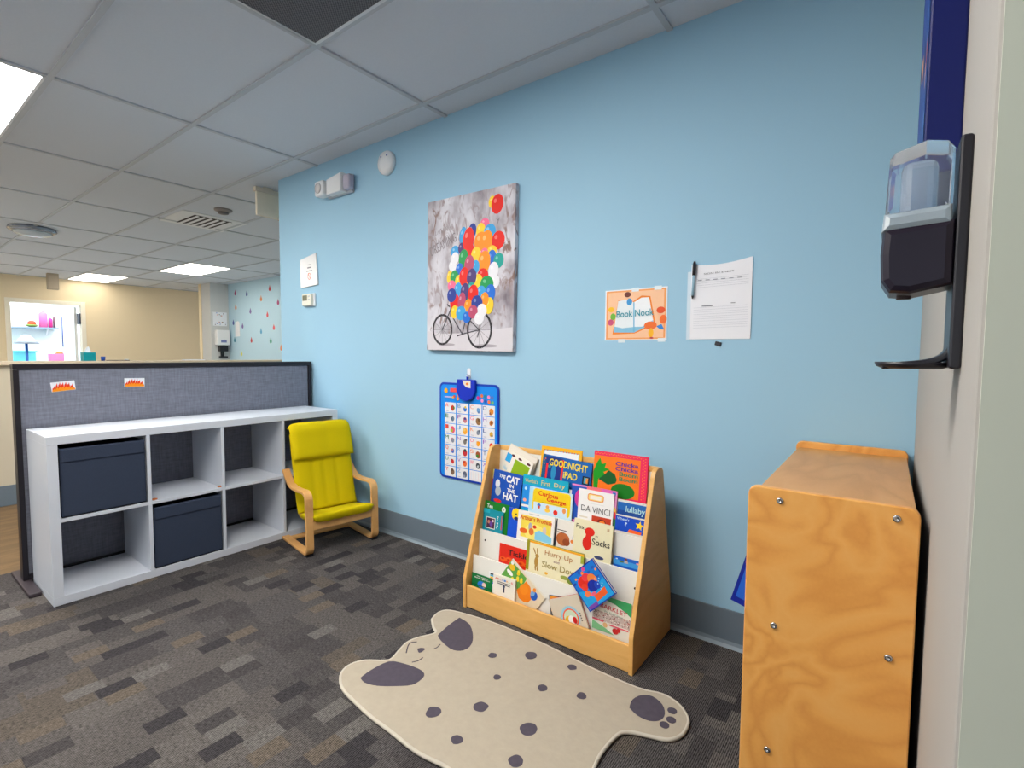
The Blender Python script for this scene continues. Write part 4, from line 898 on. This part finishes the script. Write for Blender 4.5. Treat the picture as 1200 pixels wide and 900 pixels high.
# ---- paper form in a sleeve with a pen
fm = thing('paper_form', 'white printed form in a clear sleeve taped to the blue wall', 'paper', (.390, -.0005, 1.217), 0)
bm = bmesh.new(); w, h = .226, .296; nx, nz = 14, 14; G = []
for i in range(nx+1):
    row = []
    for j in range(nz+1):
        u, v = i/nx, j/nz; zt = .022*(math.sin(u*PI)*-.5+u*.5)*max(0, (v-.8)/.2)
        row.append(bm.verts.new(((u-.5)*w, -.003-.004*max(0, v-.75)*u*2-.001*math.sin(v*3)*u, v*h+zt)))
    G.append(row)
G2 = [[bm.verts.new((v.co.x, v.co.y+.0006, v.co.z)) for v in row] for row in G]
for i in range(nx):
    for j in range(nz):
        bm.faces.new((G[i][j], G[i+1][j], G[i+1][j+1], G[i][j+1])); bm.faces.new((G2[i][j], G2[i][j+1], G2[i+1][j+1], G2[i+1][j]))
for i in range(nx):
    for j in (0, nz): bm.faces.new((G[i][j], G[i+1][j], G2[i+1][j], G2[i][j]))
for j in range(nz):
    for i in (0, nx): bm.faces.new((G[i][j], G[i][j+1], G2[i][j+1], G2[i][j]))
bmesh.ops.recalc_face_normals(bm, faces=bm.faces[:])
x = MB(); x.bm.free(); x.bm = bm; x.mats = [M['paper']]; x.build('sheet', fm)
mb = MB(); mb.box((-.128, -.0018, -.002), (.112, -.0006, .27), mat('plastic_sleeve', (206, 222, 234), .2, var=0, spec=.6)); mb.build('sleeve', fm)
T = Art(w, h, y=-.0068); 
T.text('SIGN IN SHEET', .22, .855, .72, .875, (70, 74, 84), bold=.0, rot=.03)
for k in range(5): T.line(.10, .80-.028*k, .95, .815-.028*k, .003, (170, 176, 188))
for k in range(10): T.line(.06, .42-.03*k, .95, .43-.03*k, .003, (176, 182, 194))
T.rect(.2, .435, .38, .445, (120, 124, 134)); T.rect(.68, .46, .75, .468, (120, 124, 134))
for k in range(6): T.rect(.12+.13*k, .78, .19+.13*k, .79, (140, 146, 158))
T.build('print', fm)
pn = thing('pen', 'black capped marker pen clipped at the top of the form', 'pen', (.287, -.014, 1.39), 0)
pn.rotation_euler = (0, math.radians(2.0), 0)
mb = MB(); mb.cyl((0, 0, 0), (0, 0, .085), .0055, mat('pen_barrel', (150, 186, 206), .3), 14); mb.cyl((0, 0, -.012), (0, 0, 0), .002, M['black'], 10, .0055); mb.build('barrel', pn)
mb = MB(); mb.cyl((0, 0, .08), (0, 0, .125), .0068, M['black'], 14); mb.cyl((0, 0, .125), (0, 0, .135), .0068, M['black'], 14, .004); mb.build('cap', pn)
mb = MB(); mb.box((-.003, .007, .088), (.003, .0095, .13), M['black']); mb.box((-.003, .004, .126), (.003, .0095, .13), M['black']); mb.build('clip', pn)
mb = MB(); mb.box((-.012, -.006, -.008), (.012, 0, .008), M['black'], .002); o = mb.build('wall_clip', loc=(.387, 0, 1.198)); o.rotation_euler = (0, .25, 0); tag(o, 'tiny black clip on the wall just below the paper form', 'clip')

# ---- safety devices and notices on the left part of the wall
sm = thing('smoke_alarm', 'round white alarm sounder high on the blue wall', 'alarm', (-1.583, 0, 2.315))
mb = MB(); mb.lathe([(.072, 0), (.072, -.018), (.064, -.03), (.03, -.036), (.005, -.036)], (0, 0, 0), 1, M['white'], 36); mb.build('housing', sm)
for x in (-.025, .028):
    mb = MB(); mb.cyl((x, -.03, .035), (x, -.0365, .035), .005, mat('alarm_led', (70, 90, 170), .3), 10); mb.build('indicator', sm)
em = thing('emergency_light', 'white twin head emergency light high near the wall corner', 'emergency light', (-2.07, 0, 2.262))
mb = MB(); mb.box((-.12, -.022, -.058), (.15, 0, .058), mat('em_back', (196, 200, 210), .45), .006); mb.build('back_plate', em)
mb = MB(); mb.prism([(-.06, -.055), (.10, -.055), (.10, .065), (-.06, .045)], 1, -.075, -.02, M['white'], bev=.008); mb.build('body', em)
mb = MB(); mb.box((-.185, -.085, -.05), (-.085, -.015, .052), M['white'], .016, 3); hd = mb.build('lamp_head', em)
mb = MB(); mb.lathe([(.034, 0), (.034, -.006), (.02, -.009)], (-.135, -.084, 0), 1, mat('lamp_lens', (210, 206, 206), .2), 20); mb.build('lens', hd)
mb = MB(); mb.box((.10, -.06, -.046), (.17, -.014, .05), mat('em_side', (176, 172, 190), .4), .014, 3); mb.build('lamp_head', em)
nt = thing('notice', 'small plastic covered no entry notice near the wall corner', 'notice', (-2.462, 0, 1.735))
nt.rotation_euler = (0, math.radians(-1.5), 0)
mb = MB(); mb.prism([(-.105, -.105), (.115, -.10), (.10, .125), (-.105, .10)], 1, -.012, -.001, mat('plastic_notice', (222, 224, 226), .18, var=.02, spec=.7), bev=.002); mb.build('sheet', nt)
A = Art(.22, .22, y=-.0125, z0=-.11); A.ring(.56, .36, .085, .10, .02, (220, 90, 60)); A.line(.49, .46, .62, .28, .02, (220, 90, 60)); A.rect(.46, .62, .68, .66, (120, 120, 130)); A.rect(.48, .72, .66, .75, (150, 150, 160)); A.rect(.40, .52, .74, .55, (130, 130, 140)); A.build('print', nt)
th_ = thing('thermostat', 'white wall thermostat with small dark screen below the notice', 'thermostat', (-2.455, 0, 1.535))
mb = MB(); mb.box((-.07, -.014, -.046), (.07, 0, .046), M['white'], .004); mb.box((-.062, -.034, -.042), (.056, -.012, .042), M['offwhite'], .006); mb.build('housing', th_)
mb = MB(); mb.box((-.048, -.036, -.006), (.008, -.033, .032), mat('lcd', (110, 112, 90), .25)); mb.build('screen', th_)
for z in (.022, .0):
    mb = MB(); mb.box((.022, -.037, z-.006), (.042, -.033, z+.006), mat('button', (190, 194, 196), .4), .002); mb.build('button', th_)

# ================================================================== RIGHT WALL
ds = thing('soap_dispenser', 'black hand sanitizer dispenser with clear reservoir on the right wall', 'dispenser', (XR, -1.10, 0))
ds_y = .052
mb = MB(); mb.prism(rrect(-.014, 1.135, 0, 1.452, .005), 1, -ds_y*.9, ds_y*.9, M['black'], bev=.003); mb.build('back_plate', ds)
mb = MB(); body = [(-.014, 1.252), (-.014, 1.342), (-.094, 1.336), (-.096, 1.30), (-.094, 1.262), (-.084, 1.245), (-.06, 1.242)]
mb.prism(body, 1, -ds_y, ds_y, mat('dispenser_body', (34, 28, 42), .35, spec=.3), bev=.010); mb.build('body', ds)
mb = MB(); mb.prism([(-.018, 1.335), (-.018, 1.362), (-.094, 1.358), (-.096, 1.332)], 1, -ds_y, ds_y, mat('dispenser_band', (206, 222, 232), .15, trans=.5, var=0), bev=.008); mb.build('collar', ds)
mb = MB(); mb.prism([(-.018, 1.356), (-.018, 1.438), (-.026, 1.45), (-.048, 1.456), (-.084, 1.446), (-.090, 1.438), (-.093, 1.356)], 1, -ds_y*.96, ds_y*.96, M['clear'], bev=.012)
mb.build('reservoir', ds)
mb = MB(); mb.box((-.076, -.034, 1.345), (-.034, .034, 1.432), mat('gel_pouch', (196, 212, 230), .12, trans=.6, var=0), .012, 3); mb.build('gel_pouch', ds)
mb = MB(); mb.cyl((-.066, 0, 1.246), (-.066, 0, 1.238), .009, mat('nozzle', (60, 44, 44), .4), 14); mb.build('nozzle', ds)
mb = MB(); arm = smooth_path([(-.006, 1.25), (-.007, 1.185), (-.012, 1.158), (-.03, 1.145), (-.06, 1.140), (-.088, 1.138)], 4); mb.strip(arm, .010, -ds_y*.5, ds_y*.5, 1, M['black']); mb.build('drip_arm', ds)
mb = MB(); mb.lathe([(.036, .0), (.044, .004), (.046, .010), (.040, .010), (.036, .005)], (-.052, 0, 1.134), 2, M['black'], 28); mb.build('drip_tray', ds)
bd = thing('activity_board', 'navy blue wall panel above the sanitizer dispenser', 'wall panel', (XR, -.80, 1.45))
mb = MB(); mb.box((-.048, -.175, 0), (0, .175, .95), ink((8, 22, 92)), .003); mb.build('panel', bd)
A = Art(.35, .95, x0=-.175); A.rect(.03, .01, .97, .99, (30, 60, 140)); random.seed(4)
for k in range(40): A.ell(random.uniform(.08, .92), random.uniform(.03, .97), random.uniform(.03, .07), random.uniform(.03, .08), random.choice(((200, 90, 70), (70, 110, 180), (210, 150, 110), (40, 50, 120))))
f = A.build('face_print', bd); f.rotation_euler = (0, 0, -PI/2); f.location = (-.0483, 0, 0)

# ================================================================== FAR ROOM
tb = thing('tissue_box', 'teal tissue box on the half wall cap', 'tissue box', (-4.35, -.846, 1.075))
mb = MB(); mb.box((-.045, -.04, 0), (.045, .04, .07), ink((10, 140, 150)), .002); mb.build('carton', tb)
mb = MB(); mb.prism([(-.02, .07), (.02, .07), (.012, .10), (.004, .118), (-.008, .108), (-.016, .092)], 0, -.006, .006, M['paper']); mb.build('tissue', tb)
cp = thing('cup', 'small blue cup on the half wall beside the tissue box', 'cup', (-4.35, -.748, 1.075))
mb = MB(); mb.lathe([(.014, 0), (.016, .035), (.014, .035), (.012, .004)], (0, 0, 0), 2, ink((20, 70, 160)), 16); mb.build('body', cp)
tr = thing('tray', 'flat dark tray on the half wall cap', 'tray', (-4.34, -.65, 1.075))
mb = MB(); mb.box((-.03, -.075, 0), (.03, .075, .006), mat('tray_grey', (70, 66, 66), .4), .002); mb.build('base', tr)
mb = MB(); mb.cyl((-.012, .05, .010), (.012, .07, .010), .004, M['white'], 8); mb.build('handle', tr)
fl = thing('paper_stack', 'low white paper pile on the half wall near the pier', 'papers', (-4.36, -.06, 1.075))
mb = MB(); mb.box((-.04, -.09, 0), (.04, .09, .004), M['paper']); mb.box((-.035, -.08, .004), (.042, .085, .008), M['paper']); mb.build('sheets', fl)
# things on the pier
sn = thing('notice', 'white notice with coloured dots on the narrow grey wall end', 'notice', (-9.40, 2.335, 1.66))
mb = MB(); mb.box((0, -.125, 0), (.006, .125, .26), M['paper']); mb.build('sheet', sn)
A = Art(.25, .26, x0=-.125); random.seed(8)
for k in range(18): A.ell(random.uniform(.08, .92), random.choice((random.uniform(.72, .95), random.uniform(.08, .32))), .035, .035, random.choice(((60, 110, 200), (230, 130, 50), (130, 110, 110), (90, 80, 80))), n=8)
f = A.build('print', sn); f.rotation_euler = (0, 0, PI/2); f.location = (.0062, 0, 0)
pt = thing('towel_dispenser', 'white paper towel dispenser on the narrow grey wall end', 'towel dispenser', (-9.40, 2.345, 1.29))
mb = MB(); mb.box((0, -.115, 0), (.12, .115, .29), M['white'], .012); mb.build('housing', pt)
mb = MB(); mb.box((.12, -.05, .05), (.125, .05, .10), mat('towel_window', (120, 130, 180), .3)); mb.build('window', pt)
sd = thing('soap_dispenser', 'black soap dispenser below the white towel dispenser', 'dispenser', (-9.40, 2.36, 1.05))
mb = MB(); mb.box((0, -.075, .12), (.10, .075, .23), M['black'], .01); mb.build('body', sd)
mb = MB(); mb.box((0, -.03, .03), (.012, .03, .12), M['black']); mb.build('arm', sd)
mb = MB(); mb.box((0, -.065, 0), (.10, .065, .03), M['black'], .008); mb.build('tray', sd)
# drop stickers
DR = [(-9.104, 2.277, 'p', 'plum drop sticker highest at the left end of the far blue wall'), (-8.654, 2.232, 'n', 'small navy drop sticker near the top of the far blue wall'), (-8.13, 2.11, 'o', 'pale orange drop sticker in the upper middle of the far blue wall'), (-7.819, 2.27, 'r', 'red drop sticker at the top right of the far blue wall'), (-7.549, 2.013, 'p', 'raspberry drop sticker by the right edge of the far blue wall'), (-9.098, 2.004, 'o', 'orange drop sticker at the left side of the far blue wall'), (-8.532, 1.905, 'v', 'violet drop sticker in the middle of the far blue wall'), (-7.919, 1.815, 'c', 'coral drop sticker right of the violet one on the far wall'), (-7.706, 1.586, 'c', 'coral red drop sticker below the raspberry one on the far wall'), (-9.212, 1.716, 'n', 'navy drop sticker left of the hanging white paper'), (-8.847, 1.642, 'v', 'violet drop sticker just right of the hanging white paper'), (-8.157, 1.527, 'l', 'sky blue drop sticker in the lower middle of the far blue wall'), (-8.519, 1.371, 'r', 'red drop sticker low in the middle of the far blue wall'), (-7.823, 1.351, 'g', 'green drop sticker at the lower right of the far blue wall'), (-9.175, 1.384, 't', 'teal drop sticker under the hanging white paper'), (-7.477, 1.227, 'o', 'orange drop sticker lowest at the right edge of the far blue wall'), (-8.918, 1.12, 'y', 'yellow drop sticker just above the half wall')]
dc = dict(p=(170, 60, 120), n=(60, 80, 160), o=(230, 140, 80), r=(190, 50, 60), v=(120, 100, 170), c=(228, 100, 110), l=(90, 160, 200), g=(60, 150, 120), t=(50, 130, 160), y=(210, 210, 90))
for x, z, k, lab in DR:
    mb = MB(); r = .034; mb.prism([(r*math.cos(q), r*1.1*math.sin(q)) for q in [PI*(1.08+.84*2*j/14-.0) - PI*.34 + PI*.0 for j in range(0)] or [math.radians(120+j*300/12) for j in range(13)]] + [(0, r*2.0)], 1, -.003, 0, ink(dc[k]))
    tag(mb.build('drop_sticker', loc=(x, 2.5, z)), lab, 'sticker', 'colourful drop stickers on the far wall')
pp = thing('paper_sheet', 'white paper sheet hanging on the far blue wall', 'paper', (-9.05, 2.5, 1.45))
mb = MB(); mb.prism([(-.09, 0), (.09, .01), (.085, .27), (.03, .30), (-.08, .28)], 1, -.006, 0, M['paper']); mb.build('sheet', pp)
# beyond the doorway
sh = thing('wall_shelf', 'thin wall shelf holding bottles in the bright room', 'shelf', (-13.5, .33, 1.62))
mb = MB(); mb.box((0, -.55, 0), (.32, .40, .03), mat('shelf_grey', (120, 140, 160), .4)); mb.build('board', sh)
for y in (-.4, .25):
    mb = MB(); mb.prism([(0, 0), (.2, 0), (0, -.14)], 1, y-.01, y+.01, M['white']); mb.build('bracket', sh)
def bottle(y, r, h, col, lab):
    b = thing('bottle', lab, 'bottle', (-13.3, y, 1.65), 0, 'bottles on the far shelf')
    mb = MB(); mb.lathe([(r, 0), (r, h*.78), (r*.8, h*.86), (r*.4, h*.9)], (0, 0, 0), 2, ink(col), 18); mb.build('body', b)
    mb = MB(); mb.lathe([(r*.42, h*.9), (r*.42, h)], (0, 0, 0), 2, mat('bottle_cap', (190, 150, 170), .4), 12); mb.build('cap', b)
bottle(.51, .07, .36, (240, 110, 170), 'tall pink bottle on the shelf beyond the doorway'); bottle(.622, .035, .22, (210, 50, 130), 'short magenta bottle beside the tall pink one'); bottle(.684, .022, .26, (110, 80, 90), 'thin brownish bottle at the end of the far shelf')
ty = thing('toy', 'red and green toy on the shelf left of the pink bottle', 'toy', (-13.3, .33, 1.65))
mb = MB(); mb.ball((0, 0, .08), (.06, .07, .055), ink((230, 60, 30))); mb.build('body', ty); mb = MB(); mb.ball((0, .0, .035), (.07, .09, .035), ink((110, 130, 60))); mb.build('base', ty)
pf = thing('notice_board', 'dark framed board on the wall of the bright room', 'notice board', (-13.5, .99, 1.25))
mb = MB(); mb.box((0, -.11, 0), (.03, .16, .64), M['white']); mb.build('board', pf); mb = MB(); mb.box((.0, -.15, 0), (.04, -.11, .64), mat('dark_blue_frame', (40, 70, 150), .4)); mb.build('edge', pf)
ln = thing('floor_lamp', 'standing lamp with blue pole and grey shade in the bright room', 'floor lamp', (-12.9, .17, 0))
mb = MB(); mb.cyl((0, 0, 0), (0, 0, 1.30), .022, ink((40, 90, 170)), 12); mb.build('pole', ln); mb = MB(); mb.lathe([(.12, 0), (.12, .02), (.03, .03)], (0, 0, 0), 2, ink((40, 90, 170))); mb.build('base', ln)
mb = MB(); mb.lathe([(.20, 1.30), (.15, 1.36), (.07, 1.46), (.03, 1.48)], (0, 0, 0), 2, mat('shade_grey', (150, 156, 168), .5)); mb.build('shade', ln)
bn = thing('storage_bin', 'pale cyan bin low behind the standing lamp', 'bin', (-13.3, .17, .9))
mb = MB(); mb.box((-.12, -.16, 0), (.12, .18, .24), mat('cyan_plastic', (110, 210, 230), .4), .01); mb.build('body', bn); mb = MB(); mb.box((-.14, -.18, .24), (.14, .20, .26), mat('cyan_plastic', (110, 210, 230), .4), .006); mb.build('lid', bn)
ct = thing('counter', 'white counter along the far wall of the bright room', 'counter', (-13.49, .2, 0))
mb = MB(); mb.box((0.01, -1.5, 0), (.5, 1.6, .87), M['white']); mb.build('body', ct); mb = MB(); mb.box((0.01, -1.55, .87), (.54, 1.65, .90), M['white'], .004); mb.build('worktop', ct)
bk = thing('basket', 'pink basket with an orange toy in the bright room', 'basket', (-13.14, .66, .90))
mb = MB(); mb.box((-.08, -.12, 0), (.08, .12, .20), mat('pink_plastic', (236, 120, 170), .5), .01); mb.build('body', bk); mb = MB(); mb.ball((.0, .05, .20), (.05, .07, .04), ink((240, 110, 30))); mb.build('toy', bk)
